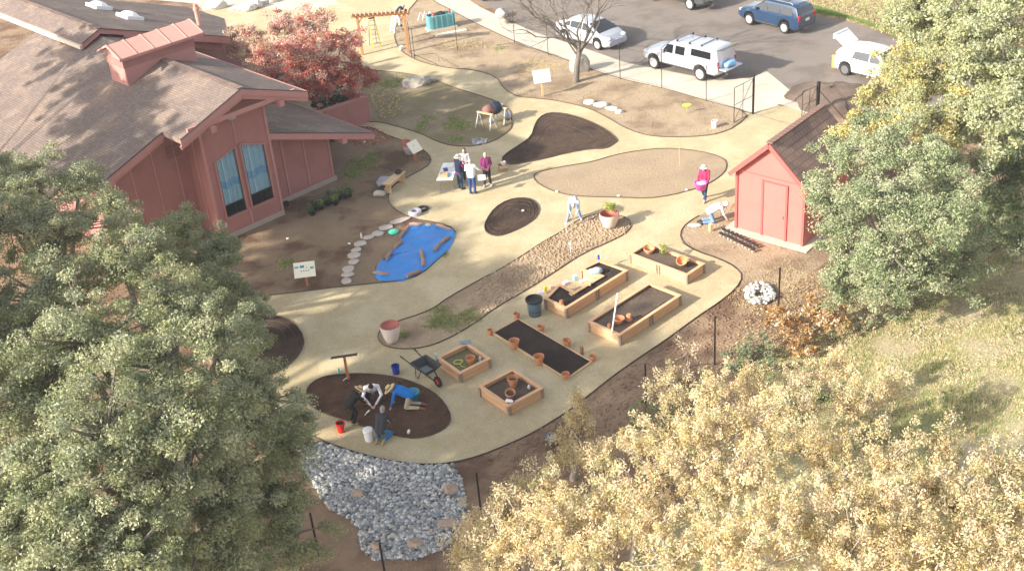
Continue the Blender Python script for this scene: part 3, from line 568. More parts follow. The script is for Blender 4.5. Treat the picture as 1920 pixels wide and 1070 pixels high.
# floodlight
fl=MB().box((1.62,-.12,5.40),(.34,.16,.16)).build('floodlight',m_white,H,bevel=.03); MB().box((1.62,-.22,5.37),(.26,.03,.1)).build('lamp_glass',m_steel,fl)
# louvred cupola
cu=MB().box((1.7,6.0,6.55),(3.55,1.45,1.55)).build('cupola',m_trim,H)
MB().box((1.7,6.0,7.13),(3.62,1.52,.34)).build('cupola_band',m_siding,cu)
b=MB(); 
for k in range(7): b.box((.1+k*.53,5.3,7.42),(.14,.12,.22))
for k in range(7): b.box((.1+k*.53,6.7,7.42),(.14,.12,.22))
b.box((-.03,6,7.45),(.1,1.1,.4)); b.box((3.43,6,7.45),(.1,1.1,.4)); b.build('cupola_vent_post',m_trim,cu)
MB().box((1.7,6.0,7.35),(3.3,1.1,.2)).build('cupola_void',m_black,cu)
b=MB(); b.slab([(-.35,5.0,7.52),(3.95,5.0,7.52),(3.95,6.0,7.95),(-.35,6.0,7.95)],.05); b.slab([(-.35,6.0,7.95),(3.95,6.0,7.95),(3.95,7.0,7.52),(-.35,7.0,7.52)],.05)
b.build('cupola_roof',m_copper,cu)
b=MB()
for k in range(6):
    u_=-.3+k*.84; b.bar((u_,5.0,7.535),(u_,6.0,7.965),.03,.03); b.bar((u_,7.0,7.535),(u_,6.0,7.965),.03,.03)
b.build('standing_seam',m_copper,cu)
b=MB(); b.bar((-.35,4.97,7.46),(3.95,4.97,7.46),.05,.12); b.build('cupola_fascia',m_trim,cu)
# skylights, pipe
for (u_,v_) in [(5.65,19.0),(5.75,15.8)]:
    z_=zrr(u_)+.1; b=MB(); q=Matrix.Rotation(math.atan(.365),3,'Y'); b.box((u_,v_,z_),(.95,1.25,.18),rot=q); s_=b.build('skylight',m_white,H); MB().ell((u_,v_,z_+.08),(.43,.56,.22),16,8,rot=q).build('dome',m_white,s_,smooth=True)
p_=MB().lathe([(.13,0),(.13,.95),(.17,.95),(.17,1.1),(.12,1.1),(.12,1.3),(0,1.3)],14,(9.3,15.2,zrr(9.3)-.1)).build('vent_pipe',m_copper,H,smooth=False)
# courtyard wall
E0=[G(694,228),G(609,212,1.45),G(642,167,1.45)]
def wallseg(b,a,c,h,th): b.box(((a.x+c.x)/2,(a.y+c.y)/2,h/2),((a-c).length,th,h),rz=math.atan2(c.y-a.y,c.x-a.x))
t=thing('garden_wall','mauve panelled patio wall beside the building sheltering a dark shrub','wall',(E0[0].x,E0[0].y,0))
a=Vector((0,0,0)); c1=Vector((E0[1].x-E0[0].x-.6,E0[1].y-E0[0].y,0))*1.15; c2=(Vector((E0[2].x,E0[2].y,0))-Vector((E0[0].x,E0[0].y,0)))*1.0
for c in (c1,c2):
    b=MB(); wallseg(b,a,c,1.42,.12); b.build('panel',m_siding,t); b=MB(); d=c.normalized(); b.bar((a.x,a.y,1.46),(c.x,c.y,1.46),.2,.09); b.build('cap',m_trim,t)
b=MB(); 
for k in range(4): q=c1*(k/3); b.box((q.x,q.y,.71),(.09,.09,1.4)); 
for k in range(3): q=c1*(k/3)+Vector((c1.y,-c1.x,0)).normalized()*-.07; b.box((q.x,q.y,.7),(.07,.04,1.38))
b.build('batten',m_trim,t)
# shed
SA=Vector((9.541,44.219,0)); t=thing('shed','small red wooden shed with a shingled gable roof half hidden by the oak','shed',SA,R(-42.2))
m_red=mat('red_siding',(.56,.165,.145),.7,(.50,.145,.125),2,.5,.08,40,spec=.25,c3=(.48,.15,.13),sc3=.9); m_redt=mat('red_trim',(.46,.10,.09),.7)
Ws,Ls=3.12,4.0; pk=4.22; ev=2.75
MB().slab([(0,0,0),(Ws,0,0),(Ws,0,ev),(Ws/2,0,pk-.08),(0,0,ev)],.1,Vector((0,-1,0))).build('front_wall',m_red,t)
for x in (.05,Ws-.05): MB().box((x,Ls/2+.05,ev/2),(.1,Ls-.1,ev)).build('side_wall',m_red,t)
MB().slab([(0,Ls,0),(Ws,Ls,0),(Ws,Ls,ev),(Ws/2,Ls,pk-.08),(0,Ls,ev)],.1,Vector((0,-1,0))).build('back_wall',m_red,t)
k_=(pk-ev)/(Ws/2)
for s in (-1,1):
    e=.2; q=[(Ws/2,-.22,pk),(Ws/2,Ls+.3,pk),(Ws/2+s*(Ws/2+e),Ls+.3,ev-k_*e),(Ws/2+s*(Ws/2+e),-.22,ev-k_*e)]; n=Vector((k_*s,0,1)).normalized()
    if s>0: q=q[::-1]
    MB().slab([Vector(p)+n*.08 for p in q],.08,n).build('roof',shinglemat('shed_shingles',(.27,.19,.165),(.23,.16,.14),None,row=.2),t)
    MB().bar((Ws/2,-.25,pk-.01),(Ws/2+s*(Ws/2+e),-.25,ev-k_*e-.01),.06,.18).build('rake_board',m_redt,t)
b=MB()
for k in range(16): b.box((Ws/2,-.1+k*.28,pk+.09),(.26,.24,.05))
b.build('ridge_cap',mat('cap_dark',(.2,.12,.10),.9),t)
d_=MB().box((1.78,-.015,1.28),(.98,.03,2.4)).build('door',m_red,t); b=MB()
for x in (1.24,2.32): b.box((x,-.03,1.30),(.09,.06,2.5))
b.box((1.78,-.03,2.52),(1.0,.05,.05)); b.build('door_frame',m_redt,d_); MB().box((2.2,-.05,1.1),(.03,.04,.12)).build('handle',m_redt,d_)
b=MB(); b.box((.04,-.03,ev/2),(.1,.07,ev)); b.box((Ws-.04,-.03,ev/2),(.1,.07,ev)); b.build('corner_board',m_redt,t)
MB().box((Ws/2,-.11,ev+.02),(Ws,.02,.02)).build('trim',m_redt,t)
MB().box((Ws/2,Ls/2,.03),(Ws+.7,Ls+.8,.06)).build('pad',m_conc,t)
# ---------------- vehicles ----------------
def car(name,label,rpx,fpx,near,sp,paint,cat='car'):
    A,B=G(*rpx),G(*fpx); h=(B-A); hd=math.atan2(h.y,h.x); W=sp['W']; side=Vector((-math.sin(hd),math.cos(hd),0)); mid=(A+B)/2
    off=side*(W/2-.1)*(-1 if near=='L' else 1); c=mid+off; t=thing(name,label,cat,(c.x,c.y,.004),hd)
    wb=sp['wb']; xf,xr=wb/2,-wb/2; x1=xf+sp['fo']; x0=xr-sp['ro']; rw=sp['rw']; prof=sp['prof']; belt=sp['belt']; tum=sp.get('tum',.38); zb0=sp.get('zb',.24)
    def zt(x):
        for (a,za),(b,zb) in zip(prof,prof[1:]):
            if a<=x<=b: return za+(zb-za)*(x-a)/(b-a+1e-9)
        return prof[0][1] if x<prof[0][0] else prof[-1][1]
    def hw(x):
        e=max(0,(x-(x1-.75))/.75,((x0+.5)-x)/.5); return W/2*(1-.13*e**2.2)
    def yw(x,z):
        zs=min(belt,zt(x)-.05); return hw(x)*.97-max(0,z-zs)*tum
    xs=sorted(set([x0+(x1-x0)*i/90 for i in range(91)]+[p[0] for p in prof if x0<p[0]<x1])); vs=[];ns=0
    for x in xs:
        zb=zb0+(.12*max(0,(x-(x1-.3))/.3)+.1*max(0,(x0+.25-x)/.25))
        for xw in (xf,xr):
            q=(rw+.07)**2-(x-xw)**2
            if q>0: zb=max(zb,rw+math.sqrt(q))
        T=zt(x); zs=min(belt,T-.05); w=hw(x); yr=max(.2,w*.97-max(0,T-.05-zs)*tum)
        half=[(.86*w,zb),(w,min(zb+.10,zs-.06)),(w*1.005,max(zb+.11,zs-.22) if max(zb+.11,zs-.22)<zs-.02 else zs-.03),(w*.97,zs),(yr,T-.05),(yr-.09,T),(yr*.5,T+.022)]
        sec=[(y,z) for y,z in half]+[(0,T+.03)]+[(-y,z) for y,z in half[::-1]]
        ns=len(sec); vs+=[(x,y,z) for y,z in sec]
    fs=[]
    for i in range(len(xs)-1):
        for k in range(ns): a=i*ns+k;b_=i*ns+(k+1)%ns; fs.append((a,b_,b_+ns,a+ns))
    fs+=[tuple(range(ns)),tuple((len(xs)-1)*ns+k for k in range(ns))]
    body=MB().add(vs,fs).build('body',paint,t,smooth=True)
    body.data.set_sharp_from_angle(angle=R(38))
    gl=m_cglass
    for nm,qs in sp['side']:
        for s in (-1,1):
            q=[(x,s*(yw(x,z)+.012),z) for x,z in qs]; q=q if s<0 else q[::-1]; MB().slab(q,.02,Vector((0,s,0))).build(nm,gl,t)
    for nm,xa,xb,ins in sp['screens']:
        b=MB(); K=5
        P_=[]
        for i in range(K+1):
            x=xa+(xb-xa)*i/K; z=zt(x)
            y=yw(x,z-.05)-ins
            P_.append((x,y,z))
        d=Vector((xb-xa,0,zt(xb)-zt(xa))); nn=Vector((-d.z,0,d.x)).normalized(); nn=nn if nn.z>0 else -nn
        v2=[]
        for x,y,z in P_:
            for yy in (-y,-y*.5,0,y*.5,y): v2.append(Vector((x,yy,z+(.03 if yy==0 else (.022 if abs(yy)<y*.8 else .0))))+nn*.012)
        b.add(v2,[(i*5+k,i*5+k+1,(i+1)*5+k+1,(i+1)*5+k) for i in range(K) for k in range(4)]); b.build(nm,gl,t)
    # wheels
    for xw in (xf,xr):
        for s in (-1,1):
            q=Matrix.Rotation(-s*math.pi/2,3,'X'); tw=.23
            wl=MB().lathe([(rw*.6,-tw/2),(rw*.93,-tw/2),(rw,-tw/2+.04),(rw,tw/2-.04),(rw*.93,tw/2),(rw*.66,tw/2)],28,(xw,s*(W/2-tw/2+.005),rw),q).build('wheel',m_tire,t,smooth=True); wl.data.set_sharp_from_angle(angle=R(40))
            b=MB(); b.lathe([(rw*.68,tw/2+.004),(rw*.63,tw/2-.004),(rw*.60,tw/2-.035),(.001,tw/2-.045)],28,(xw,s*(W/2-tw/2+.005),rw),q)
            for k in range(sp.get('spokes',5)):
                a=6.283*k/sp.get('spokes',5); b.bar(Vector((xw,s*(W/2-.004),rw))+Vector((math.cos(a),0,math.sin(a)))*.03,Vector((xw,s*(W/2-.002),rw))+Vector((math.cos(a),0,math.sin(a)))*rw*.66,.05,.03,upv=(0,1,0))
            b.build('rim',sp.get('rim',m_rim),wl)
    # lights, bumpers, mirrors, handles, plate
    zh=sp['zl']
    for s in (-1,1):
        MB().ell((x1-.20,s*(hw(x1-.2)-.18),zh),(.19,.17,.10),12,6).build('headlight',m_lamp,t,smooth=True)
        MB().box((x0+.07,s*(hw(x0)-.08),sp.get('ztl',zh+.1)),(.14,.17,sp.get('htl',.30)),rz=0).build('taillight',m_tail,t,bevel=.02)
        xm=sp['xm']; MB().ell((xm,s*(W/2+.09),belt+.08),(.10,.13,.09),10,6).build('mirror',sp.get('mirror',paint),t,smooth=True)
        for xh in sp['handles']: MB().box((xh,s*(W/2+.012),belt-.10),(.17,.03,.035)).build('door_handle',sp.get('mirror',paint),t)
        b=MB()
        for xd in sp['doors']: b.box((xd,s*(W/2+.001),(zb0+.14+belt-.04)/2),(.012,.012,belt-.2-zb0))
        b.box(((xf+xr)/2,s*(W/2+.004),zb0+.10),(wb-2*rw-.2,.014,.05)); b.build('door_seam',m_seam,t)
    MB().box((x1-.045,0,zb0+.22),(.05,W*.62,.16)).build('grille',m_black,t)
    MB().box((x0+.004,0,zb0+.30),(.05,W*.80,.14)).build('rear_bumper',sp.get('bump',paint),t,bevel=.02)
    MB().box((x0-.012,0,sp.get('zp',zh+.05)),(.02,.34,.16)).build('licence_plate',m_whitep,t)
    return t
m_cglass=mat('car_glass',(.012,.014,.017),.05,spec=.9); m_tire=mat('tire',(.022,.021,.02),.8); m_rim=mat('rim_alloy',(.62,.62,.63),.3,metal=.6); m_lamp=mat('headlamp',(.75,.77,.8),.1,spec=.8); m_tail=mat('tail_lamp',(.45,.015,.015),.2,spec=.6); m_seam=mat('panel_seam',(.06,.06,.065),.6)
m_silver=mat('silver_paint',(.52,.53,.56),.28,metal=.25,spec=.6,coat=.6); m_bluep=mat('blue_paint',(.010,.035,.085),.22,spec=.6,coat=1); m_wpaint=mat('white_paint',(.82,.82,.82),.25,spec=.5,coat=.6); m_greyp=mat('charcoal_paint',(.05,.055,.06),.3,spec=.6,coat=.8); m_silver2=mat('light_silver_paint',(.45,.47,.52),.28,metal=.2,spec=.6,coat=.6)
SUV=dict(wb=2.62,fo=.93,ro=.98,W=1.78,rw=.35,belt=1.08,tum=.34,zb=.28,zl=.80,ztl=.98,htl=.38,prof=[(-2.29,.86),(-2.24,1.12),(-2.0,1.60),(-1.75,1.69),(.1,1.69),(.35,1.62),(1.05,1.10),(1.15,1.06),(1.9,.96),(2.15,.86),(2.24,.66)],
  side=[('front_window',[(.86,1.12),(.0,1.12),(.0,1.56),(.36,1.54)]),('rear_window',[(-.06,1.12),(-.92,1.12),(-.92,1.57),(-.06,1.57)]),('quarter_window',[(-.98,1.12),(-1.85,1.14),(-1.68,1.54),(-.98,1.57)])],
  screens=[('windscreen',.38,1.03,.05),('rear_screen',-2.2,-2.03,.06)],xm=.72,handles=[-.02+.15,-.85],doors=[.92,-.03,-.98])
suv=car('blue_suv','dark blue estate SUV with roof rails parked at the top of the asphalt','x' and (1472,63),(1405.5,46.4),'L',SUV,m_bluep)
for s in (-1,1): MB().tube([(-1.65,s*.56,1.70),(-1.5,s*.56,1.77),(-.1,s*.56,1.78),(.1,s*.56,1.71)],.018,6).build('roof_rail',m_steel,suv)
MB().box((-.55,0,1.725),(1.0,.75,.02)).build('sunroof',m_cglass,suv)
HB=dict(wb=2.70,fo=.90,ro=.86,W=1.74,rw=.315,belt=.98,tum=.42,zb=.20,zl=.74,ztl=.92,prof=[(-2.21,.86),(-2.15,1.06),(-1.2,1.36),(-.3,1.49),(.25,1.47),(.55,1.38),(1.55,.98),(1.95,.82),(2.2,.60)],
  side=[('front_window',[(1.12,1.01),(.12,1.01),(.12,1.38),(.42,1.35)]),('rear_window',[(.06,1.01),(-.85,1.01),(-.85,1.34),(.06,1.38)]),('quarter_window',[(-.91,1.03),(-1.35,1.07),(-1.15,1.27),(-.91,1.32)])],
  screens=[('windscreen',.58,1.50,.06),('rear_screen',-2.0,-1.2,.12)],xm=.95,handles=[.25,-.75],doors=[1.15,.09,-.88])
hb=car('silver_hatchback','silver hatchback parked behind the bare tree at the sidewalk','' or (1060,77),(1123,94),'R',HB,m_silver2)
hb2=car('silver_sedan','silver car cut off by the top of the picture beside the sidewalk',(853,-14),(914,4),'R',HB,m_silver)
HB2=dict(HB); HB2.update(prof=[(-2.12,.80),(-2.08,1.05),(-1.9,1.28),(-1.5,1.46),(-.8,1.56),(.1,1.55),(.5,1.46),(.9,1.26),(1.35,1.05),(1.85,.90),(2.15,.62)],ro=.75,fo=.85,wb=2.6,rw=.33,W=1.78,tum=.36,screens=[('windscreen',.52,1.3,.06)],
  side=[('front_window',[(1.0,1.01),(.12,1.01),(.12,1.43),(.45,1.38)]),('rear_window',[(.06,1.01),(-.95,1.03),(-.85,1.40),(.06,1.43)])],doors=[1.0,.09,-.98],spokes=7,rim=mat('dark_rim',(.25,.25,.26),.3,metal=.6))
wc=car('white_hatchback','white hatchback with its tailgate raised, half hidden by yellow oak leaves','' or (1585,141),(1665,161),'R',HB2,m_wpaint)
x0_=-1.3-.75
tg=MB().slab([(-1.55,-.62,1.50),(-1.55,.62,1.50),(-2.25,.66,1.98),(-2.25,-.66,1.98)],.06).build('tailgate',m_wpaint,wc); MB().slab([(-1.62,-.5,1.47),(-1.62,.5,1.47),(-2.1,.5,1.80),(-2.1,-.5,1.80)],.01).build('tailgate_glass',m_cglass,tg); MB().bar((-2.27,-.6,1.9),(-2.27,.6,1.9),.1,.25).build('tailgate_lip',m_wpaint,tg)
MB().slab([(-2.075,-.6,.72),(-2.075,.6,.72),(-1.72,.56,1.38),(-1.72,-.56,1.38)],.02,Vector((-1,0,.3)).normalized()).build('boot_opening',m_black,wc)
cr=MB().box((0,0,.14),(.42,.5,.28)).box((0,0,.29),(.46,.54,.04)).build('crate',mat('orange_plastic',(.75,.30,.08),.6)); M_=Matrix.Translation(wc.location)@Matrix.Rotation(wc.rotation_euler.z,4,'Z'); cr.location=M_@Vector((-2.42,-.1,.0)); cr.rotation_euler=(0,0,wc.rotation_euler.z)
cr.scale=(.6,.6,2.2); props(cr,'orange tub standing at the open boot of the white hatchback','crate')
TR=dict(wb=3.24,fo=.86,ro=1.12,W=1.86,rw=.385,belt=1.12,tum=.22,zb=.42,zl=.88,ztl=.98,htl=.42,zp=.72,prof=[(-2.74,1.0),(-2.70,1.25),(-2.60,1.78),(-2.45,1.86),(-.92,1.87),(-.82,1.79),(.35,1.78),(.62,1.68),(1.25,1.20),(1.4,1.14),(2.2,1.05),(2.42,.92),(2.48,.7)],
  side=[('front_window',[(1.02,1.16),(.28,1.16),(.28,1.62),(.68,1.60)]),('rear_window',[(.12,1.18),(-.52,1.18),(-.52,1.62),(.12,1.62)]),('canopy_window',[(-.95,1.30),(-2.3,1.30),(-2.24,1.66),(-.95,1.66)])],
  screens=[('windscreen',.66,1.22,.05)],xm=.92,handles=[.36,-.45],doors=[1.08,.2,-.62,-.84],spokes=6,bump=m_steel,mirror=m_silver2)
tk=car('silver_pickup','silver pickup truck with roof racks and an open canopy hatch at the back','' or (1314,151),(1227.5,128.6),'L',TR,m_silver2,'truck')
for x in (.1,-.75,-1.55):
    r_=MB().tube([(x,-.74,1.93),(x,.74,1.93)],.028,6).build('roof_bar',m_steel,tk)
    b=MB(); [b.box((x,s*.68,1.88),(.10,.05,.12)) for s in(-1,1)]; b.build('bar_foot',m_black,r_)
MB().slab([(-2.735,-.74,1.02),(-2.735,.74,1.02),(-2.60,.66,1.74),(-2.60,-.66,1.74)],.03,Vector((-1,0,.2)).normalized()).build('canopy_opening',m_black,tk)
MB().slab([(-2.56,-.70,1.80),(-2.56,.70,1.80),(-2.98,.66,1.93),(-2.98,-.66,1.93)],.03).build('canopy_hatch',m_cglass,tk)
MB().box((-2.95,0,.80),(.5,1.45,.06)).build('tailgate',m_silver2,tk)
bu=MB(); bu.rock((0,0,.16),(.26,.38,.2),seed=5,sub=3); bu.rock((-.02,.3,.14),(.2,.26,.16),seed=8,sub=3); o=bu.build('blue_bundle',mat('blue_cloth',(.12,.36,.72),.8,(.35,.55,.85),4,.5)); 
M_=Matrix.Translation(tk.location)@Matrix.Rotation(tk.rotation_euler.z,4,'Z'); o.location=M_@Vector((-2.92,-.05,.85)); o.rotation_euler=(0,0,tk.rotation_euler.z); props(o,'light blue bundle lying on the open tailgate of the silver pickup','bundle')
TR2=dict(TR); TR2.update(prof=[(-2.7,1.08),(-2.65,1.16),(-.75,1.17),(-.7,1.80),(.35,1.78),(.62,1.68),(1.25,1.20),(1.4,1.14),(2.2,1.05),(2.42,.92),(2.48,.7)],side=TR['side'][:2])
car('charcoal_pickup','charcoal pickup truck mostly cut off by the top of the picture','' or (1306,22),(1216,-2),'L',TR2,m_greyp,'truck')
# ---------------- raised beds ----------------
m_bsoil=groundmat('bed_soil',(.135,.10,.078),(.17,.13,.10),(.10,.07,.055),bump=.9,sc=2,bsc=14)
m_dsoil=groundmat('black_soil',(.050,.036,.032),(.07,.05,.042),(.04,.028,.026),bump=.9,sc=3,bsc=16)
Z1=lambda x,y:(880+x/3.148,440+y/3.148)
Z6=lambda x,y:(900+x/3.343,280+y/3.343)
Z8=lambda x,y:(560+x/3.343,560+y/3.343)
def raised(label,px,soil,h=.42,post_mid=(),sz=.34,bright=0):
    pts=[G(x,y,h) for x,y in px]; c=sum(pts,Vector())/len(pts); t=thing('raised_bed',label,'raised bed',(c.x,c.y,.008),0,'redwood raised garden beds'); pts=[Vector((p.x-c.x,p.y-c.y,0)) for p in pts]
    ar=sum(a.x*b.y-b.x*a.y for a,b in zip(pts,pts[1:]+pts[:1]));
    if ar<0: pts=pts[::-1]
    n=len(pts); wd=.13
    def off(i,d):
        a=(pts[i]-pts[i-1]).normalized(); b=(pts[(i+1)%n]-pts[i]).normalized(); na=Vector((-a.y,a.x,0)); nb=Vector((-b.y,b.x,0)); m_=(na+nb); m_/= (1+na.dot(nb)); return pts[i]+m_*d
    inn=[off(i,wd) for i in range(n)]; wl=[off(i,.035) for i in range(n)]; wi=[off(i,.075) for i in range(n)]
    for i in range(n):
        j=(i+1)%n; z=Vector((0,0,h)); zz=Vector((0,0,h-.035))
        MB().add([pts[i]+z,pts[j]+z,inn[j]+z,inn[i]+z,pts[i]+zz,pts[j]+zz,inn[j]+zz,inn[i]+zz],[(0,1,2,3),(7,6,5,4),(0,4,5,1),(1,5,6,2),(2,6,7,3),(3,7,4,0)]).build('cap_rail',m_wood,t,bevel=.004)
        bd=[]
        for k in range(2):
            z0,z1=.01+k*(h-.035)/2,(k+1)*(h-.035)/2-.004
            a0,a1,b0,b1=wl[i],wl[j],wi[i],wi[j]; up_=lambda p,z: Vector((p.x,p.y,z))
            MB().add([up_(a0,z1),up_(a1,z1),up_(b1,z1),up_(b0,z1),up_(a0,z0),up_(a1,z0),up_(b1,z0),up_(b0,z0)],[(0,1,2,3),(7,6,5,4),(0,4,5,1),(1,5,6,2),(2,6,7,3),(3,7,4,0)]).build('side_board',m_wood,t)
    for i in range(n):
        d0=(pts[i]-pts[i-1]).normalized(); d1=(pts[(i+1)%n]-pts[i]).normalized()
        if d0.cross(d1).z<0: continue
        q=off(i,.012); a=math.atan2(d1.y,d1.x)
        MB().box((q.x+d1.x*.05,q.y+d1.y*.05,(h-.04)/2),(.09,.045,h-.045),rz=a).build('corner_post',m_post,t); MB().box((q.x-d0.x*.05,q.y-d0.y*.05,(h-.04)/2),(.09,.045,h-.05),rz=a+math.pi/2).build('corner_post',m_post,t)
    L_=[( (pts[(i+1)%n]-pts[i]).length,i) for i in range(n)]
    for l,i in L_:
        if l>2.4:
            d=(pts[(i+1)%n]-pts[i]).normalized(); m_=(pts[i]+pts[(i+1)%n])/2+Vector((-d.y,d.x,0))*.012
            for s in (-.07,.07): MB().box((m_.x+d.x*s,m_.y+d.y*s,(h-.04)/2),(.07,.045,h-.05),rz=math.atan2(d.y,d.x)).build('middle_post',m_post,t)
    MB().poly([Vector((p.x,p.y,sz+random.uniform(-.01,.01))) for p in wi]).build('soil',soil,t)
    return t,h
def rectify(px,z):
    P4=[G(x,y,z) for x,y in px]; return px
def sqr(px,h):
    """snap four picked corners to a true rectangle"""
    q=[G(x,y,h) for x,y in px]; c=sum(q,Vector())/4; u=((q[1]-q[0])+(q[2]-q[3]))/2; v=((q[3]-q[0])+(q[2]-q[1]))/2; a=math.atan2(u.y,u.x); b=math.atan2(v.y,v.x); 
    m_=(a+b)/2; sgn=1 if math.sin(b-a)>0 else -1
    dm=((b-a+math.pi)%(2*math.pi))-math.pi; mid=a+dm/2; a2=mid-sgn*math.pi/4; b2=mid+sgn*math.pi/4; U=Vector((math.cos(a2),math.sin(a2),0))*u.length/2; W=Vector((math.cos(b2),math.sin(b2),0))*v.length/2
    return [c-U-W,c+U-W,c+U+W,c-U+W]
_G=G
def raised_r(label,px,soil,h=.42,**k):
    global G
    w_=sqr(px,h); G=lambda x,y,z=0: x; r=raised(label,[(p,0) for p in w_],soil,h,**k); G=_G; return r
raised_r('square raised bed nearest the front with a white bottle on its rim',[(897.5,724),(961,689),(1019.8,727.5),(952.4,762.4)],m_bsoil,.40,sz=.22)
raised_r('square raised bed beside the wheelbarrow with a yellow hose inside',[(817,669),(875.6,642),(920.5,670.7),(862,702)],mat('weedy_bed',(.20,.17,.10),.95,(.14,.13,.06),8,.4,.6,14),.40,sz=.20)
raised_r('long raised bed with a white pipe leaning over its near end',[(1100.8,602),(1216.7,529),(1280,552.8),(1161,629)],m_bsoil,.45)
raised_r('raised bed closest to the red shed with two terracotta bowls',[(1178,475.5),(1213,454),(1323,494),(1289,516)],m_bsoil,.42,sz=.30)
raised('keyhole shaped raised bed with a notch holding pots and tools beside the blue bin',[(1019.6,559.7),(1061.6,579),(1178.5,506.5),(1124,487),(1087,504.5),(1125,517.5),(1077,546),(1048.5,530.5)],m_dsoil,.46,sz=.38)
# flush bed with dark soil
q=[G(*p_,.06) for p_ in [(924.5,624),(972,598),(1109,678),(1062.6,710)]]; c=sum(q,Vector())/4; t=thing('ground_bed','low wood edged bed of black soil ringed by terracotta pots','garden bed',(c.x,c.y,.008)); q=[Vector((p.x-c.x,p.y-c.y,0)) for p in q]
MB().poly([Vector((p.x,p.y,.05)) for p in q]).build('soil',m_dsoil,t)
for i in range(4): a,b_=q[i],q[(i+1)%4]; d=(b_-a).normalized()*.02; MB().bar((a.x-d.x,a.y-d.y,.04),(b_.x+d.x,b_.y+d.y,.04),.045,.09).build('border_board',m_woodl,t)
clods('soil_lumps',[(930,624),(970,601),(1103,678),(1063,705)],260,.035,m_dsoil)
# ---------------- pots ----------------
def potmesh(r,h,bowl=False):
    t_=r*.09
    if bowl: pr=[(r*.55,0),(r*.82,h*.35),(r*.96,h*.75),(r*1.03,h*.80),(r*1.03,h),(r*.92,h),(r*.86,h*.7),(r*.5,h*.12),(0,h*.1)]
    else: pr=[(r*.66,0),(r*.90,h*.74),(r*1.0,h*.75),(r*1.03,h),(r*.92,h),(r*.84,h*.7),(r*.6,h*.12),(0,h*.12)]
    return pr
def pot(label,x,y,r,h,z0=.008,group='terracotta pots',bowl=False,m=None,tilt=None,inv=False,name='terracotta_pot',cat='pot',fill_=None,base=True,smooth=True):
    p=G(x,y,z0); t=thing(name,label,cat,(p.x,p.y,z0),0,group); b=MB().lathe(potmesh(r,h,bowl),22); o=b.build('pot_body',m or m_terra,t,smooth=True); o.data.set_sharp_from_angle(angle=R(35))
    MB().lathe([(r*.93,h*.97),(r*1.045,h*.965),(r*1.05,h*1.0),(r*1.0,h*1.02),(r*.93,h*.99)],22).build('rim',m or m_terra,t,smooth=True)
    if fill_: MB().lathe([(r*.86,h*fill_[0]),(0,h*fill_[0]+.02)],16).build('potting_soil',fill_[1],t)
    if tilt: t.rotation_euler=tilt; t.location.z+=r*.45
    if inv: t.rotation_euler=(math.pi,0,0); t.location.z+=h
    return t
for lab,zx,zy,r,h in [('terracotta pot at the far left corner of the black soil bed',125,590,.11,.24),('small terracotta pot on the top corner of the black soil bed',282,497,.13,.26),('terracotta pot on the far long side of the black bed, nearer its top corner',425,572,.14,.26),('large terracotta pot on the near side of the black bed, left one',268,668,.19,.34),('terracotta pot on the far long side of the black bed, nearer the long raised bed',577,660,.16,.30),('large terracotta pot on the near side of the black bed, right one',413,762,.19,.35),('terracotta pot at the right corner of the black soil bed',730,742,.13,.22),('terracotta pot at the lowest corner of the black soil bed',570,850,.14,.24)]:
    pot(lab,*Z1(zx,zy),r,h,group='terracotta pots round the black soil bed')
G2='terracotta pots in the raised beds'
pot('terracotta bowl in the long raised bed behind the white pipe',*Z1(885,520),.20,.22,.35,G2,bowl=True)
pot('upside down terracotta pot in the long raised bed',*Z1(942,502),.13,.24,.35,G2,inv=True)
pot('small upside down terracotta pot left of the white pipe in the long bed',*Z1(826,550),.09,.18,.35,G2,inv=True)
pot('upside down terracotta pot in the near corner of the keyhole bed',*Z1(543,412),.10,.19,.38,G2,inv=True)
pot('wide terracotta bowl in the corner of the raised bed by the shed',*Z1(1062,108),.22,.22,.30,G2,bowl=True)
pot('terracotta bowl tipped toward the path in the raised bed by the shed',*Z1(1262,180),.22,.24,.30,G2,bowl=True,tilt=(.5,-.35,0))
pot('terracotta pot standing in the back corner of the nearest square bed',*Z1(260,890),.19,.34,.22,G2,fill_=(.6,m_bsoil))
pot('terracotta pot leaning behind the white bottle in the nearest square bed',*Z1(240,968),.17,.30,.22,G2,fill_=(.6,m_bsoil),tilt=(.35,.1,0))
pot('terracotta pot in the square bed with the yellow hose',*Z8(1080,408),.17,.30,.20,G2)
m_urn=mat('whitish_glazed_clay',(.72,.66,.62),.6,(.60,.48,.43),2.5,.5,.15,20); m_urni=mat('red_clay_inside',(.40,.12,.09),.8)
def urn(label,x,y,r,h,m,grp=None,soil=None):
    p=G(x,y); t=thing('planter',label,'planter',(p.x,p.y,.016),0,grp)
    MB().lathe([(r*.55,0),(r*.70,h*.2),(r*.93,h*.6),(r*1.0,h*.85),(r*1.02,h*.93),(r*1.0,h)],32,cap=0).build('planter_body',m,t,smooth=True)
    MB().lathe([(r*1.0,h*.985),(r*.95,h*1.01),(r*.86,h*1.0),(r*.82,h*.8),(r*.6,h*.35),(0,h*.3)],32).build('planter_lining',m_urni,t,smooth=True)
    if soil: MB().lathe([(r*.83,h*.86),(0,h*.9)],24).build('potting_soil',soil,t)
    return t
urn('large empty clay urn with a reddish inside at the lower end of the long bed',735.5,641,.37,.74,m_urn)
u_=urn('large pale urn holding a small yellow green shrub',1143,426,.42,.66,mat('cream_clay',(.68,.58,.50),.65,(.6,.5,.42),3),soil=m_dsoil)
urn('grey round urn next to the cream sign post',768,290,.30,.50,mat('grey_clay',(.50,.47,.46),.7)); urn('terracotta urn hidden behind the grey urn',762,281,.26,.45,m_terra)
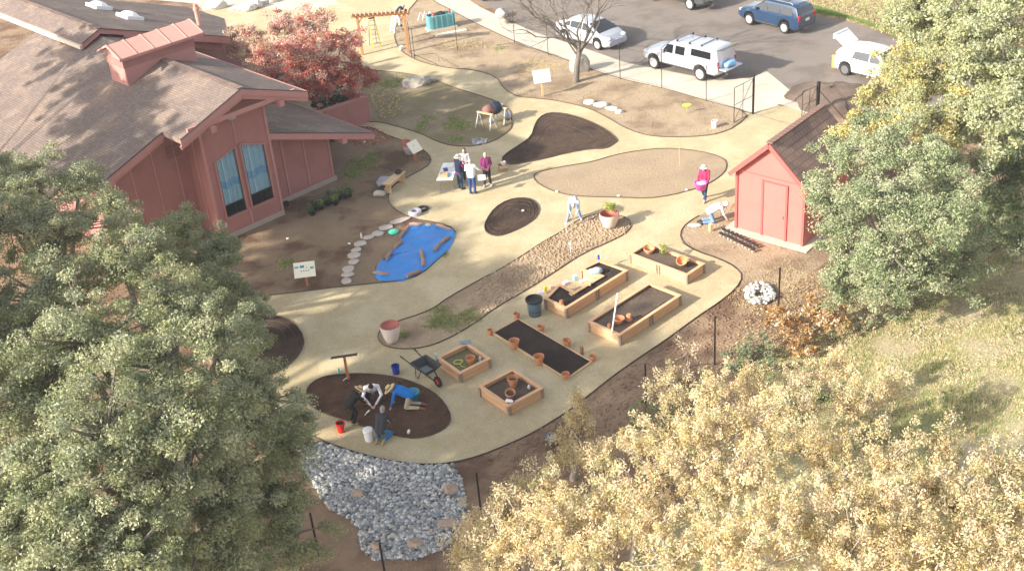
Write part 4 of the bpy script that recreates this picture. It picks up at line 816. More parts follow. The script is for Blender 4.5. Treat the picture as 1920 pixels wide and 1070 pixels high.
# shrubs with leaves: generic leaf tuft
def leaves(name,centres,per,spread,size,mats,parent=None,flat=.5,seed=0,asp=.55,label=None):
    r_=np.random.default_rng(seed+11); C=np.repeat(np.array(centres,float),per,axis=0); n=len(C); C=C+r_.normal(0,1,(n,3))*spread*np.array([1,1,.85])
    N=r_.normal(0,1,(n,3)); N[:,2]=np.abs(N[:,2])+flat; N/=np.linalg.norm(N,axis=1)[:,None]; T=r_.normal(0,1,(n,3)); T-=N*(T*N).sum(1)[:,None]; T/=np.linalg.norm(T,axis=1)[:,None]; B=np.cross(N,T); s=size*r_.uniform(.6,1.3,(n,1))
    V=np.stack([C-T*s,C+B*s*asp,C+T*s,C-B*s*asp],1).reshape(-1,3); Fq=np.arange(4*n).reshape(-1,4); mi=np.repeat(r_.integers(0,len(mats),len(centres)),per)
    flip=r_.random(n)<.18; mi=np.where(flip,r_.integers(0,len(mats),n),mi)
    return bigmesh(name,V,Fq,mats,mi,parent)
lyg=[mat('leaf_yellowgreen',(.42,.45,.10),.6,trans=.3),mat('leaf_lime',(.30,.38,.08),.6,trans=.3)]
def plant(label,x,y,h,z0,mats,k=10,sz=.05,name='shrub',sp=.12,group=None,seed=1):
    p=G(x,y,z0); t=thing(name,label,'shrub',(p.x,p.y,z0),0,group); rr=random.Random(seed); st=MB(); cs=[]
    for i in range(k):
        a=rr.random()*6.3; q=(math.cos(a)*sp*rr.random()*1.4,math.sin(a)*sp*rr.random()*1.4,h*rr.uniform(.4,1)); st.tube([(0,0,0),(q[0]*.4,q[1]*.4,q[2]*.5),q],[.008,.006,.003],4); cs.append(q)
    st.build('stem',mat('stem',(.2,.14,.08),.9),t); leaves('foliage',cs,26,h*.10,sz,mats,t,seed=seed); return t
plant('small yellow green shrub growing in the pale urn',1143,402,.62,.5,lyg,12,.05,sp=.2)
plant('small green seedling in the raised bed by the shed',*Z1(1140,118),.38,.30,lyg,8,.05,sp=.14,seed=4)
# bin, buckets, bottles
def bucket(label,x,y,r,h,m,name='bucket',z0=.01,grp=None,handle=True,lid=None,inside=None):
    p=G(x,y,z0); t=thing(name,label,'bucket' if name=='bucket' else 'bin',(p.x,p.y,z0),0,grp)
    o=MB().lathe([(r*.82,0),(r*.96,h*.82),(r*1.03,h*.83),(r*1.03,h*.87),(r*.98,h*.88),(r,h),(r*.93,h),(r*.78,h*.1),(0,h*.08)],26).build('bucket_body',m,t,smooth=True); o.data.set_sharp_from_angle(angle=R(35))
    if handle: MB().tube([(r*1.03*math.cos(a),-.02-abs(math.sin(a))*r*.5,h*.86-abs(math.sin(a))*h*.35) for a in [math.pi*k/10 for k in range(11)]],.006,5).build('handle',m_steel,t)
    if lid: MB().lathe([(r*1.04,h),(r*1.05,h+.03),(r*.9,h+.05),(0,h+.06)],26).build('lid',lid,t)
    if inside: MB().lathe([(r*.9,h*.8),(0,h*.88)],16).build('contents',inside,t)
    return t
m_redp=mat('red_plastic',(.62,.03,.02),.35); m_bluepl=mat('blue_plastic',(.02,.05,.35),.35); m_mblue=mat('slate_blue_plastic',(.12,.20,.28),.45)
b1=bucket('bright red bucket on the path left of the work bed',640.5,808,.155,.37,m_redp,inside=m_black); MB().slab([(.13,-.09,.1),(.13,.05,.1),(.15,.05,.24),(.15,-.09,.24)],.01).build('sticker',m_whitep,b1)
b2=bucket('tall white bucket standing beside the kneeling person in jeans',692.5,824,.165,.40,m_white,lid=m_white)
b3=bucket('dark blue bucket on the path above the work bed',743,699,.15,.33,m_bluepl)
b4=bucket('small white bucket with a dark rim by the open gate',1339.5,239,.15,.36,m_white,inside=m_black)
bn=thing('garbage_bin','slate blue round garbage bin with an open black lined top','bin',(*G(1003.5,590)[:2],.01))
MB().lathe([(.23,0),(.29,.62),(.30,.64),(.30,.72)],28,cap=0).build('bin_body',m_mblue,bn,smooth=True); MB().lathe([(.305,.60),(.335,.64),(.335,.72),(.30,.73),(.285,.70),(.25,.2),(0,.12)],28).build('bag_liner',m_black,bn,smooth=True)
# blue tub behind worker etc. placed with people; bottles
def bottle(label,x,y,r,h,m,z0=.01,cap=m_white,rot=None,cat='bottle',name='bottle'):
    p=G(x,y,z0); t=thing(name,label,cat,(p.x,p.y,z0)); MB().lathe([(r,0),(r*1.02,.01),(r,h*.65),(r*.45,h*.82),(r*.45,h*.88)],14).build('bottle_body',m,t,smooth=True); MB().lathe([(r*.55,h*.88),(r*.55,h),(0,h)],12).build('bottle_cap',cap,t)
    if rot: t.rotation_euler=rot; t.location.z+=r
    return t
m_teal=mat('teal_plastic',(.20,.60,.58),.35)
bottle('teal water bottle on the path left of the dark backed sign',636,700,.045,.26,m_teal); bottle('teal bottle at the left corner of the square bed with the hose',818,673,.045,.24,m_teal,.40)
bottle('white bottle lying on the rim of the nearest square bed',949,753,.06,.30,m_white,.42,m_bluepl,rot=(0,R(90),R(-20)))
bottle('white bottle standing at the curved stone line',678,446,.04,.26,m_white); bottle('white plastic bottle lying in the work bed near its lower edge',766,813,.05,.26,m_white,.03,rot=(R(35),0,0.4))
bottle('blue bottle on the upper corner of the keyhole raised bed',1122.5,486,.04,.26,m_bluepl,.46); bottle('small white cup in the right corner of the raised bed by the shed',1298,510,.05,.1,m_white,.33,cat='cup',name='cup')
bottle('small clear bottle in the right corner of the square bed with the hose',*Z8(1138,385),.05,.16,m_white,.22); bottle('white tub in the right corner of the nearest square bed',*Z1(352,905),.05,.13,m_white,.24)
bottle('yellow marker peg on the upper corner of the raised bed by the shed',1213.5,458,.025,.30,mat('yellow_plastic',(.75,.68,.08),.5),.40,cap=mat('yellow_cap',(.8,.7,.1),.5),cat='peg',name='peg')
# items along the keyhole bed: plank shelf, boxes
pk0=G(1052,534,.47);pk1=G(1108,533,.47)
t=MB().bar(pk0+Vector((0,0,.02)),pk1+Vector((0,0,.02)),.22,.035).build('plank',m_woodl); props(t,'wood plank laid across the notch of the keyhole bed','plank')
def smallbox(label,x,y,z,d,m,rz=.6,name='box',cat='box',bev=.01):
    p=G(x,y,z); o=MB().box((0,0,d[2]/2),d).build(name,m,bevel=bev); o.location=p; o.rotation_euler=(0,0,rz); return props(o,label,cat)
m_pink=mat('lilac_plastic',(.72,.62,.78),.5); m_card=mat('cardboard',(.50,.35,.21),.85,(.42,.29,.17),5)
smallbox('lilac box at the left end of the plank in the keyhole bed',1061,532,.51,(.26,.18,.1),m_pink); smallbox('pale blue carton in the middle of the plank over the keyhole bed',1079,525,.51,(.16,.14,.22),mat('pale_blue',(.40,.60,.72),.5),rz=.3)
smallbox('white tray on the right end of the plank over the keyhole bed',1094,527,.51,(.32,.16,.05),m_white,rz=.5); smallbox('tan sack piece lying in the soil under the plank of the keyhole bed',1075,551,.38,(.3,.2,.07),m_card)
smallbox('white and blue box at the left corner of the keyhole bed beside the bin',1015,551,.47,(.24,.16,.12),m_pink,rz=.1)
smallbox('yellow spray bottle standing behind the keyhole bed near the bin',1023,549,.01,(.12,.10,.3),mat('bright_yellow',(.80,.70,.05),.5),rz=.3,name='spray_bottle',cat='bottle'); smallbox('pinkish bag beside the keyhole bed behind the yellow spray bottle',1034,541,.01,(.14,.12,.15),mat('salmon_plastic',(.70,.42,.34),.6),rz=.2,name='bag',cat='bag')
p=G(1116,512,.40); o=MB().rock((0,0,.1),(.30,.22,.16),seed=21,sub=3).build('plastic_bag',mat('clear_grey_plastic',(.50,.58,.66),.3,(.36,.44,.52),6),smooth=True); o.location=p; props(o,'crumpled grey blue plastic bag on the soil of the keyhole bed','bag')
# white pipe
a=G(1147,624,.47); b_=a+Vector((.28,.55,1.05)); b_=G(1158,549,0); 
# solve top of pipe above long bed
tp_=None
for h_ in [x*.02 for x in range(20,140)]:
    q=G(1158,549.5,h_+.45)
    if tp_ is None or abs((q-a).length-1.55)<abs((tp_-a).length-1.55): tp_=q
t=MB().tube([a,tp_],.028,10).build('pipe',m_white); props(t,'white plastic pipe leaning over the near end of the long raised bed','pipe')
# yellow hose
p=G(*Z8(1000,400),.22); b=MB(); b.tube([p+Vector((.16*math.cos(t*.5)*(1+.1*math.sin(t)),.13*math.sin(t*.5),.02+.004*(t%7))) for t in range(0,40)],.014,6); b.tube([p+Vector((.05,-.1,.02)),p+Vector((.12,-.3,.03)),p+Vector((.25,-.35,.02))],.014,6)
props(b.build('garden_hose',mat('yellow_hose',(.72,.75,.08),.5),smooth=True),'bright yellow hose coiled in the square raised bed','hose')
# board/stool across corner of square bed
p=G(*Z8(1046,272),.43); o=MB().box((0,0,0),(.42,.22,.03)).build('tool_board',mat('blue_grey_metal',(.20,.24,.31),.5),bevel=.005); o.location=p; o.rotation_euler=(0,0,.1); props(o,'blue grey flat tool resting on the far corner of the square bed with the hose','tool')
# ---------------- wheelbarrow ----------------
p=G(803,712); t=thing('wheelbarrow','black wheelbarrow with a deep tray and red wheel hub beside the square bed','wheelbarrow',(p.x,p.y,.008),R(-52))
tr=MB(); o1=[(-.42,-.33),(.42,-.30),(.42,.30),(-.42,.33)]; 
def ringrect(b,s): 
    vs=[(x,y,z) for (x0,x1,hy,z) in s for x,y in ((x0,-hy),(x1,-hy),(x1,hy),(x0,hy))]; fs=[]
    for i in range(len(s)-1):
        for k in range(4): fs.append((i*4+k,i*4+(k+1)%4,(i+1)*4+(k+1)%4,(i+1)*4+k))
    fs.append(tuple(range(4))[::-1]); fs.append(tuple((len(s)-1)*4+k for k in range(4))); return b.add(vs,fs)
ringrect(tr,[(-.28,.22,.20,.38),(-.46,.42,.34,.66),(-.50,.46,.37,.665),(-.49,.45,.36,.68),(-.44,.40,.325,.66),(-.27,.21,.19,.40)]).build('tray',mat('dark_tray',(.035,.04,.045),.5),t)
MB().box((-.03,0,.415),(.46,.36,.015)).build('tray_floor',mat('worn_tray',(.16,.18,.20),.6),t)
for s in (-1,1):
    hd=MB().tube([(.62,s*.06,.20),(.25,s*.16,.36),(-.45,s*.26,.50),(-1.0,s*.30,.62)],.022,8).build('handle',m_iron,t); MB().tube([(-.98,s*.30,.615),(-1.12,s*.31,.64)],.028,8).build('grip',m_black,hd)
    MB().tube([(-.1,s*.2,.40),(-.30,s*.22,.02),(-.42,s*.22,.02),(-.36,s*.25,.48)],.015,6).build('leg',m_iron,t)
wl=MB().lathe([(.11,-.04),(.19,-.045),(.205,0),(.19,.045),(.11,.04)],22,(.60,0,.205),Matrix.Rotation(math.pi/2,3,'X')).build('wheel',m_tire,t,smooth=True); MB().lathe([(.115,-.035),(.04,-.05),(.04,.05),(.115,.035)],18,(.60,0,.205),Matrix.Rotation(math.pi/2,3,'X')).build('hub',m_redp,wl)
# ---------------- signs ----------------
m_cream=mat('cream_sign',(.78,.74,.60),.5); m_rpost=mat('rust_post',(.42,.16,.08),.7); m_ink=mat('dark_print',(.06,.10,.09),.7); m_inkb=mat('blue_print',(.05,.25,.42),.7); m_inkg=mat('green_print',(.10,.35,.25),.7)
def sign(label,bx,by,h,w_,hh,rz,tilt,mb,mp,marks=None,back=None,pw=.09):
    p=G(bx,by); t=thing('sign',label,'sign',(p.x,p.y,.01),rz); MB().box((0,0,h/2),(pw,pw,h)).build('post',mp,t)
    q=Matrix.Rotation(tilt,3,'X'); c=Vector((0,-.04,h)); bd=MB().box(c,(w_,.03,hh),rot=q).build('sign_board',mb,t,bevel=.004)
    if back: MB().box(c+q@Vector((0,.022,0)),(w_,.012,hh),rot=q).build('board_back',back,t)
    for (x,z,a,b_,m_) in marks or []: MB().box(c+q@Vector((x,-.018,z)),(a,.004,b_),rot=q).build('sign_print',m_,bd)
    return t
sign('cream sign with small green and blue pictures, left of the stepping stones',577,536,.78,.86,.64,R(4),R(-42),m_cream,m_rpost,
  [(-.31,.12,.16,.07,m_inkg),(-.09,.13,.17,.10,m_inkb),(-.08,.16,.1,.03,m_inkg),(.30,.05,.15,.09,m_inkg),(.10,.07,.05,.03,m_ink)]+[(-.13+.1*k,-.05,.05,.04,m_ink) for k in range(4)])
sign('large plain white sign board on a pale post by the upper path',1018,181,1.15,.92,.72,R(8),R(-38),m_whitep,m_woodl)
sign('cream sign board tilted sideways on a short red post by the grey urn',780,305,.85,.66,.62,R(48),R(-42),m_cream,m_rpost,[(.0,.06,.1,.02,m_ink)])
sign('sign seen from its dark back on a brown post at the work bed',653,711,.98,.92,.66,R(186),R(-62),mat('dark_board',(.06,.05,.045),.6),m_rpost,back=m_iron)
# ---------------- tires/coils, lid, misc ----------------
def torus(b,c,Rr,r,n=28,m_=10,sq=1):
    vs=[];fs=[]
    for i in range(n):
        a=6.283185*i/n
        for k in range(m_): t_=6.283185*k/m_; vs.append((c[0]+(Rr+r*math.cos(t_))*math.cos(a),c[1]+(Rr+r*math.cos(t_))*math.sin(a),c[2]+r*sq*math.sin(t_)))
    for i in range(n):
        for k in range(m_): fs.append((i*m_+k,((i+1)%n)*m_+k,((i+1)%n)*m_+(k+1)%m_,i*m_+(k+1)%m_))
    return b.add(vs,fs)
def coil(label,x,y,Rr,r,m,lay):
    p=G(x,y); b=MB()
    for k in range(lay): 
        for j in range(3): torus(b,(random.uniform(-.01,.01),random.uniform(-.01,.01),r+k*r*1.7),Rr-j*r*1.7,r,26,8)
    o=b.build('tubing_coil',m,smooth=True); o.location=(p.x,p.y,.008); return props(o,label,'coil','tubing coils on the path')
coil('thick grey coil of tubing on the path above the tarp',778.5,402,.27,.028,mat('grey_tubing',(.42,.40,.45),.5),4); coil('black coil of tubing behind the grey coil',793,393,.24,.024,m_black,2)
p=G(738.5,437); o=MB().lathe([(.20,0),(.235,.05),(.22,.09),(.05,.12),(0,.12)],24).build('round_cover',mat('mint_plastic',(.08,.62,.42),.4),smooth=True); o.location=(p.x,p.y,.016); props(o,'mint green round tub lid lying between stones and tarp','lid')
# bench with bag, slab, rock
p=G(741,352); t=thing('bench','pale wooden bench at the edge of the path with a black bag on it','bench',(p.x,p.y,.01),R(62))
MB().box((0,0,.5),(1.5,.42,.05)).build('seat',m_woodl,t,bevel=.005)
for s in (-1,1): MB().box((s*.62,0,.24),(.06,.36,.48)).build('leg',m_woodl,t); 
MB().box((0,0,.28),(1.2,.04,.1)).build('stretcher',m_woodl,t)
M_=Matrix.Translation(t.location)@Matrix.Rotation(t.rotation_euler.z,4,'Z'); o=MB().rock((0,0,.1),(.26,.2,.11),seed=4,sub=3).build('bag',m_black,smooth=True); o.location=M_@Vector((.5,0,.52)); o.rotation_euler=(0,0,R(60)); props(o,'black bag lying on the far end of the pale bench','bag')
rock(721,345,(.55,.42,.24),mat('grey_slab',(.38,.40,.41),.8,(.30,.32,.34),3,.5,.4,10),'flat grey slab rock beside the pale bench',rz=.3,name='slab_rock')
rock(712,366,(.30,.22,.18),m_wrock,'pale rock in front of the grey slab by the bench',rz=.2)
o=MB().rock((0,0,.1),(.2,.15,.12),seed=9,sub=2).build('bag',m_black); p=G(716,355,.36); o.location=p; props(o,'black bag lying on the rocks beside the bench','bag')
# folding table
tc=[G(817.6,337.4,.74),G(849.5,338.5,.74),G(856,306.5,.74),G(835,305,.74)]; c=(tc[0]+tc[1]+tc[2]+tc[3])/4; ax=((tc[3]+tc[2])-(tc[0]+tc[1]))/2; ang=math.atan2(ax.y,ax.x)
t=thing('folding_table','white folding table covered with papers beside the standing group','table',(c.x,c.y,.008),ang); 
MB().box((0,0,.735),(1.85,.76,.04)).build('tabletop',m_white,t,bevel=.01)
for s in (-1,1):
    MB().tube([(s*.72,-.28,.72),(s*.74,-.28,.05),(s*.74,-.3,.01)],.014,6).tube([(s*.74,-.28,.12),(s*.74,.28,.12)],.012,6).tube([(s*.72,.28,.72),(s*.74,.28,.05),(s*.74,.3,.01)],.014,6).build('leg',m_steel,t)
M_=Matrix.Translation(t.location)@Matrix.Rotation(ang,4,'Z')
for lab,q,d,m_,rz in [('flat tan cardboard box on the near end of the folding table',(-.55,.08,.76),(.40,.36,.12),m_card,.1),('dark blue folder on the folding table',(.12,.12,.76),(.3,.2,.05),mat('navy_plastic',(.03,.04,.15),.5),.3),('blue patterned sheet hanging near the edge of the folding table',(-.45,-.22,.76),(.4,.26,.02),mat('blue_sheet',(.25,.45,.75),.6,(.7,.75,.8),14,.3),.2),('white paper stack at the far end of the folding table',(.62,-.05,.76),(.4,.3,.03),m_whitep,-.1),('pale grey papers in the middle of the folding table',(.15,-.18,.76),(.42,.28,.015),mat('grey_paper',(.55,.57,.62),.7,(.75,.75,.76),20,.3),.15)]:
    o=MB().box((0,0,d[2]/2),d).build('box' if m_ is m_card else 'papers',m_,bevel=.003); o.location=M_@Vector(q); o.rotation_euler=(0,0,ang+rz); props(o,lab,'box' if m_ is m_card else 'papers')
# cardboard box with straw
p=G(943,319); t=thing('cardboard_box','open cardboard box filled with pale rolls at the tip of the mulch bed','box',(p.x,p.y,.01),.1)
b=MB(); [b.box(c_,d_) for c_,d_ in [((-.2,0,.14),(.02,.36,.28)),((.2,0,.14),(.02,.36,.28)),((0,-.18,.14),(.42,.02,.28)),((0,.18,.14),(.42,.02,.28)),((0,0,.01),(.4,.36,.02))]]; b.build('box_sides',m_card,t); MB().box((0,-.27,.26),(.4,.18,.012),rot=Matrix.Rotation(.5,3,'X')).build('flap',m_card,t); b=MB(); [b.ell((random.uniform(-.13,.13),random.uniform(-.1,.12),.27+random.uniform(0,.08)),(.09,.08,.08),8,6) for _ in range(7)]; b.build('contents',mat('pale_rolls',(.66,.58,.48),.8),t,smooth=True)
# sawhorses with jackets
def sawhorse(label,x,y,rz):
    p=G(x,y); t=thing('sawhorse',label,'sawhorse',(p.x,p.y,.01),rz,'sawhorses carrying the barrel'); MB().box((0,0,.80),(1.0,.12,.05)).build('top_beam',m_woodl,t)
    for sx in (-1,1):
        for sy in (-1,1): MB().bar((sx*.40,sy*.03,.78),(sx*.46,sy*.30,.0),.06,.05).build('leg',mat('grey_wood_leg',(.36,.37,.38),.7),t)
        MB().bar((sx*.43,-.18,.38),(sx*.43,.18,.38),.04,.05).build('brace',m_post,t)
    return t
sawhorse('pale topped sawhorse at the left of the dark barrel',912,240,R(-38)); sawhorse('sawhorse with a white top at the right of the dark barrel',938,228,R(-38))
p=G(925,232); t=thing('barrel','brown and black barrel lying across the sawhorses','barrel',(p.x,p.y,.62),R(35)); q=Matrix.Rotation(math.pi/2,3,'Y')
MB().lathe([(.20,-.50),(.27,-.35),(.31,-.02)],22,(0,0,.2),q).build('barrel_body',mat('brown_canvas',(.22,.11,.09),.8),t,smooth=True); MB().lathe([(.315,-.04),(.34,.05),(.34,.25),(.30,.42),(0,.46)],22,(0,0,.2),q).build('barrel_cover',mat('navy_cloth',(.02,.03,.06),.7),t,smooth=True)
smallbox('white tray on top of the right sawhorse',935,196,.85,(.5,.2,.05),m_white,rz=-.6,name='tray',cat='tray'); p=G(953,222); o=MB().rock((0,0,.18),(.2,.25,.22),seed=6,sub=3).build('sack',mat('lilac_white_sack',(.66,.66,.80),.6),smooth=True); o.location=(p.x,p.y,.01); props(o,'white lilac sack standing on the path by the right sawhorse','sack')
# pergola
p0=G(681,98);p1=G(766,98); p0=Vector((-8.041,70.816,0))+Vector((.25,-.4,0)); c=(p0+p1)/2; d=p1-p0; t=thing('pergola','orange brown wooden garden arch with short slats across its top','pergola',(c.x,c.y,.01),math.atan2(d.y,d.x)); L_=d.length
m_cedar=mat('cedar',(.50,.24,.09),.65,(.42,.19,.07),3,.5,.1,30)
for s in (-1,1): MB().box((s*L_/2,0,1.25),(.14,.14,2.5)).build('post',m_cedar,t,bevel=.006)
for s in (-1,1): MB().box((0,s*.11,2.42),(L_+.7,.045,.16)).build('beam',m_cedar,t)
for k in range(14): MB().box((-L_/2-.28+k*(L_+.56)/13,0,2.55),(.05,.62,.10)).build('slat',mat('cedar_slat',(.60,.40,.28),.7) if k==0 else bpy.data.materials['cedar_slat'],t)
for s,a_ in ((-1,1),(1,-1)): MB().bar((s*L_/2+a_*.05,0,2.0),(s*L_/2+a_*.35,0,2.36),.07,.07).build('brace',m_cedar,t)
# ladder by left post
p=G(690,88); t=thing('ladder','yellow folding stepladder standing by the left post of the arch','ladder',(p.x+.45,p.y,.01),.4); my=mat('ladder_yellow',(.72,.62,.12),.5)
for s in (-1,1): MB().bar((s*.25,-.35,0),(s*.17,0,1.75),.06,.03).build('rail',my,t); MB().bar((s*.24,.4,0),(s*.16,.03,1.75),.04,.03).build('rear_rail',m_steel,t)
for k in range(6): MB().box((0,-.31+k*.055,.28+k*.27),(.46-.02*k,.09,.02)).build('rung',m_steel,t)
MB().box((0,.0,1.77),(.36,.2,.05)).build('top_cap',m_black,t)
p=G(743,60); t=thing('ladder','white stepladder behind the right post of the arch','ladder',(p.x,p.y,.01),-.9); t.scale=(.9,.75,.62)
for s in (-1,1): MB().bar((s*.27,-.45,0),(s*.18,0,1.7),.07,.04).build('rail',m_white,t); MB().bar((s*.25,.5,0),(s*.17,.03,1.7),.05,.04).build('rear_rail',m_steel,t)
for k in range(5): MB().box((0,-.38+k*.08,.30+k*.3),(.48,.12,.03)).build('rung',m_white,t)
MB().box((0,.0,1.72),(.4,.3,.05)).build('top_cap',m_white,t); LAD=t
p=G(752,92); bucket('small white pail at the foot of the right arch post',752,93,.12,.2,m_white)
# teal planter tank
pa=Vector((-3.62,70.9,0)); a0=G(805,62);a1=G(858,52); d=(a1-a0); c=(a0+a1)/2+Vector((-d.y,d.x,0)).normalized()*.45; c.z=0
t=thing('water_trough','long teal ribbed trough loaded with tools beside the arch','trough',(c.x,c.y,.14),math.atan2(d.y,d.x)); L_=d.length*.96; mt=mat('teal_fabric',(.13,.36,.38),.6,(.10,.30,.33),2,.5)
b=MB(); K=60; vs=[];fs=[]
for zi,z in enumerate((0,.25,.55,.80,.82,.6,.1)):
    ins=0 if zi<4 else .05
    for k in range(K):
        a=6.2832*k/K; ca,sa=math.cos(a),math.sin(a); e=.35; x=(L_/2-ins)*math.copysign(abs(ca)**e,ca); y=(.36-ins)*math.copysign(abs(sa)**e,sa); y*=1+.03*math.sin(x*11); vs.append((x,y,z))
for zi in range(6):
    for k in range(K): fs.append((zi*K+k,zi*K+(k+1)%K,(zi+1)*K+(k+1)%K,(zi+1)*K+k))
fs.append(tuple(range(6*K,7*K))); b.add(vs,fs).build('trough_body',mt,t)
for k in range(5): MB().box((-L_/2+.2+k*(L_-.4)/4,-.385,.4),(.05,.03,.8)).build('rib',mt,t)
MB().box((0,0,-.07),(L_+.1,.85,.11)).build('pallet',mat('pale_pallet',(.62,.56,.48),.8),t)
M_=Matrix.Translation(t.location)@Matrix.Rotation(t.rotation_euler.z,4,'Z')
for lab,x,m_,r in [('red tool poking out of the left part of the teal trough',-.45,m_redp,(.12,.14,.18)),('black bag inside the middle of the teal trough',.05,m_black,(.35,.22,.16)),('red handled tool at the right end of the teal trough',.65,m_redp,(.07,.07,.26))]:
    o=MB().rock((0,0,0),r,seed=int(x*50)+60,sub=2).build('garden_tool' if 'tool' in lab else 'bag',m_); o.location=M_@Vector((x,0,.82)); props(o,lab,'tool' if 'tool' in lab else 'bag')
o=MB(); [o.tube([(-.5+.3*k,-.1,.02),(-.3+.3*k,.1,.5),(-.05+.3*k,.0,.1)],.03,6) for k in range(3)]; o=o.build('wire_stand',mat('pale_lilac_metal',(.62,.60,.74),.5)); p=G(798,38); o.location=(p.x,p.y,.02); props(o,'pale bent stand left of the teal trough','stand')
p=G(846,62); o=MB().box((0,0,.05),(2.0,.28,.1)).build('timber',mat('pale_timber',(.68,.62,.53),.8)); o.location=(p.x,p.y-.2,.02); o.rotation_euler=(0,0,math.atan2(d.y,d.x)); props(o,'pale timber lying in front of the teal trough','timber')
# ---------------- fence stakes, wires, gates ----------------
def stake(label,x,y,h=2.0,r=.028,grp='thin metal fence stakes',lean=0,m=m_iron):
    p=G(x,y); z=hill(p.x,p.y); p=G(x,y,z); o=MB().box((0,0,h/2),(r*1.7,r*1.7,h)).build('fence_stake',m); o.location=(p.x,p.y,z); o.rotation_euler=(0,lean,0); return props(o,label,'stake',grp)
for lab,x,y,h in [('dark stake standing alone right of the long raised bed',1340,684,2.0),('dark stake above the lower yellow tree edge, next to the brown soil',1212,776,2.0),('dark stake beside the white cobble pile',1459,590,2.0),('dark stake right of the cobble bed among yellow leaves',905,985,2.0),('short dark stake at the lower tip of the cobble bed',722,1076,1.2),('thin stake under the left oak near the cobble bed',598,1040,1.6),('dark stake hidden in the spiky yellow sapling',1064,868,1.7)]: stake(lab,x,y,h,.032)
for lab,x,y,h in [('thin fence stake right of the teal trough by the sidewalk',965,81,2.0),('thin fence stake between the brush and the bare tree',1028,104,2.0),('thin fence stake just behind the bare tree',1091,126,2.0),('thin fence stake right of the bare tree before the hatchback',1163,149,2.1),('thin fence stake in front of the silver pickup nose',1241,166,2.2),('thin fence stake in front of the silver pickup rear wheel',1324,190,2.0),('thin fence stake at the upper bed near the teal trough timber',858,94,2.0),('thin fence stake beside the right arch post',772,106,2.1),('fence stake second from the right arch post',778,110,1.9)]: stake(lab,x,y,h,.02,'thin fence stakes along the sidewalk')
b=MB()
for a_,c_ in [((766,98),(822,122)),((772,106),(812,100)),((1412,214),(1370,200)),((965,81),(930,85)),((965,81),(1000,93))]: p,q=G(*a_,1.5),G(*c_,.05); b.tube([p,q],.014,5)
props(b.build('fence_brace',m_iron),'slanting thin metal braces of the unfinished garden fence','brace')
b=MB(); fp=[G(x,y,1.9) for x,y in [(965,81-0),(1028,104),(1091,126),(1163,149),(1241,166),(1324,190),(1395,212)]]; base=[G(x,y) for x,y in [(965,81),(1028,104),(1091,126),(1163,149),(1241,166),(1324,190),(1395,212)]]
for h_ in (1.85,.15):
    b.tube([(q.x,q.y,h_) for q in base],.006,4)
props(b.build('fence_wire',m_iron),'thin wires strung between the stakes along the sidewalk','wire')
def gate(label,a_,c_,h,post):
    A_,C_=G(*a_),G(*c_); d=C_-A_; t=thing('metal_gate',label,'gate',(A_.x,A_.y,.01),math.atan2(d.y,d.x)); L_=d.length
    MB().tube([(0,0,.08),(0,0,h-.1),(L_-.08,0,h-.1),(L_-.08,0,.08),(0,0,.08)],.02,6).build('gate_frame',m_iron,t); b=MB(); b.tube([(0,0,h*.5),(L_-.08,0,h*.5)],.014,5); b.build('middle_rail',m_iron,t); MB().tube([(L_*.45,0,.08),(L_*.45,0,h-.1)],.014,5).build('upright',m_iron,t); MB().tube([(0,0,.1),(L_-.08,0,h-.12)],.012,5).build('diagonal_brace',m_iron,t)
    MB().box((L_,0,(h+.1)/2),(post,post,h+.1)).build('gate_post',m_iron,t); return t
gate('open metal frame gate beside the white bucket',(1376,233),(1412,214),2.0,.07); gate('dark metal gate leaf against the mulch mound',(1503,226),(1532,214),1.6,.13)
p=G(1532,214); b=MB(); b.tube([(p.x,p.y,1.3),(p.x+1.1,p.y-.9,.02)],.025,6); props(b.build('gate_brace',m_iron),'slanting brace behind the dark gate post','brace')
# thin bamboo stake & markers
stake('pale thin bamboo stake in the wide sandy bed',1274,311,1.15,.014,'garden canes',m=m_woodl)
for lab,x,y in [('white marker cap in the long cloddy bed',1070,466),('white marker on the edge of the long bed near the bending person',1062,428)]:
    p=G(x,y+8); o=MB().tube([(0,0,0),(0,0,.40)],.012,6).lathe([(.05,.38),(.06,.44),(0,.47)],12).build('marker_peg',m_white); o.location=(p.x,p.y,.016); props(o,lab,'marker')
for lab,x,y in [('white stone on the left edge of the sandy bed',1044,361),('white marker below the sandy bed left of the urn plant',1160,369),('white marker on the right edge of the sandy bed',1287,358),('white cup lying in the small oval mulch bed',981,397),('white label on the soil of the lawn bed by the shrub',684,268),('white label in the side garden below the windows',540,449),('white label in the side garden near the stone line',655,459)]:
    p=G(x,y); o=MB().rock((0,0,.04),(.08,.06,.05),seed=int(x),sub=2).build('white_marker',m_white); o.location=(p.x,p.y,.02); props(o,lab,'marker')
# lime cloth/marker on stake
p=G(1288,213); t=thing('flag_marker','bright yellow green flag marker in the tan dirt bed','marker',(p.x,p.y,.02)); MB().tube([(0,0,0),(0,0,.5)],.02,6).build('rod',lyg[0],t); MB().rock((0,0,.45),(.24,.06,.1),seed=3,sub=2).build('flag',mat('lime',(.55,.85,.10),.6),t)
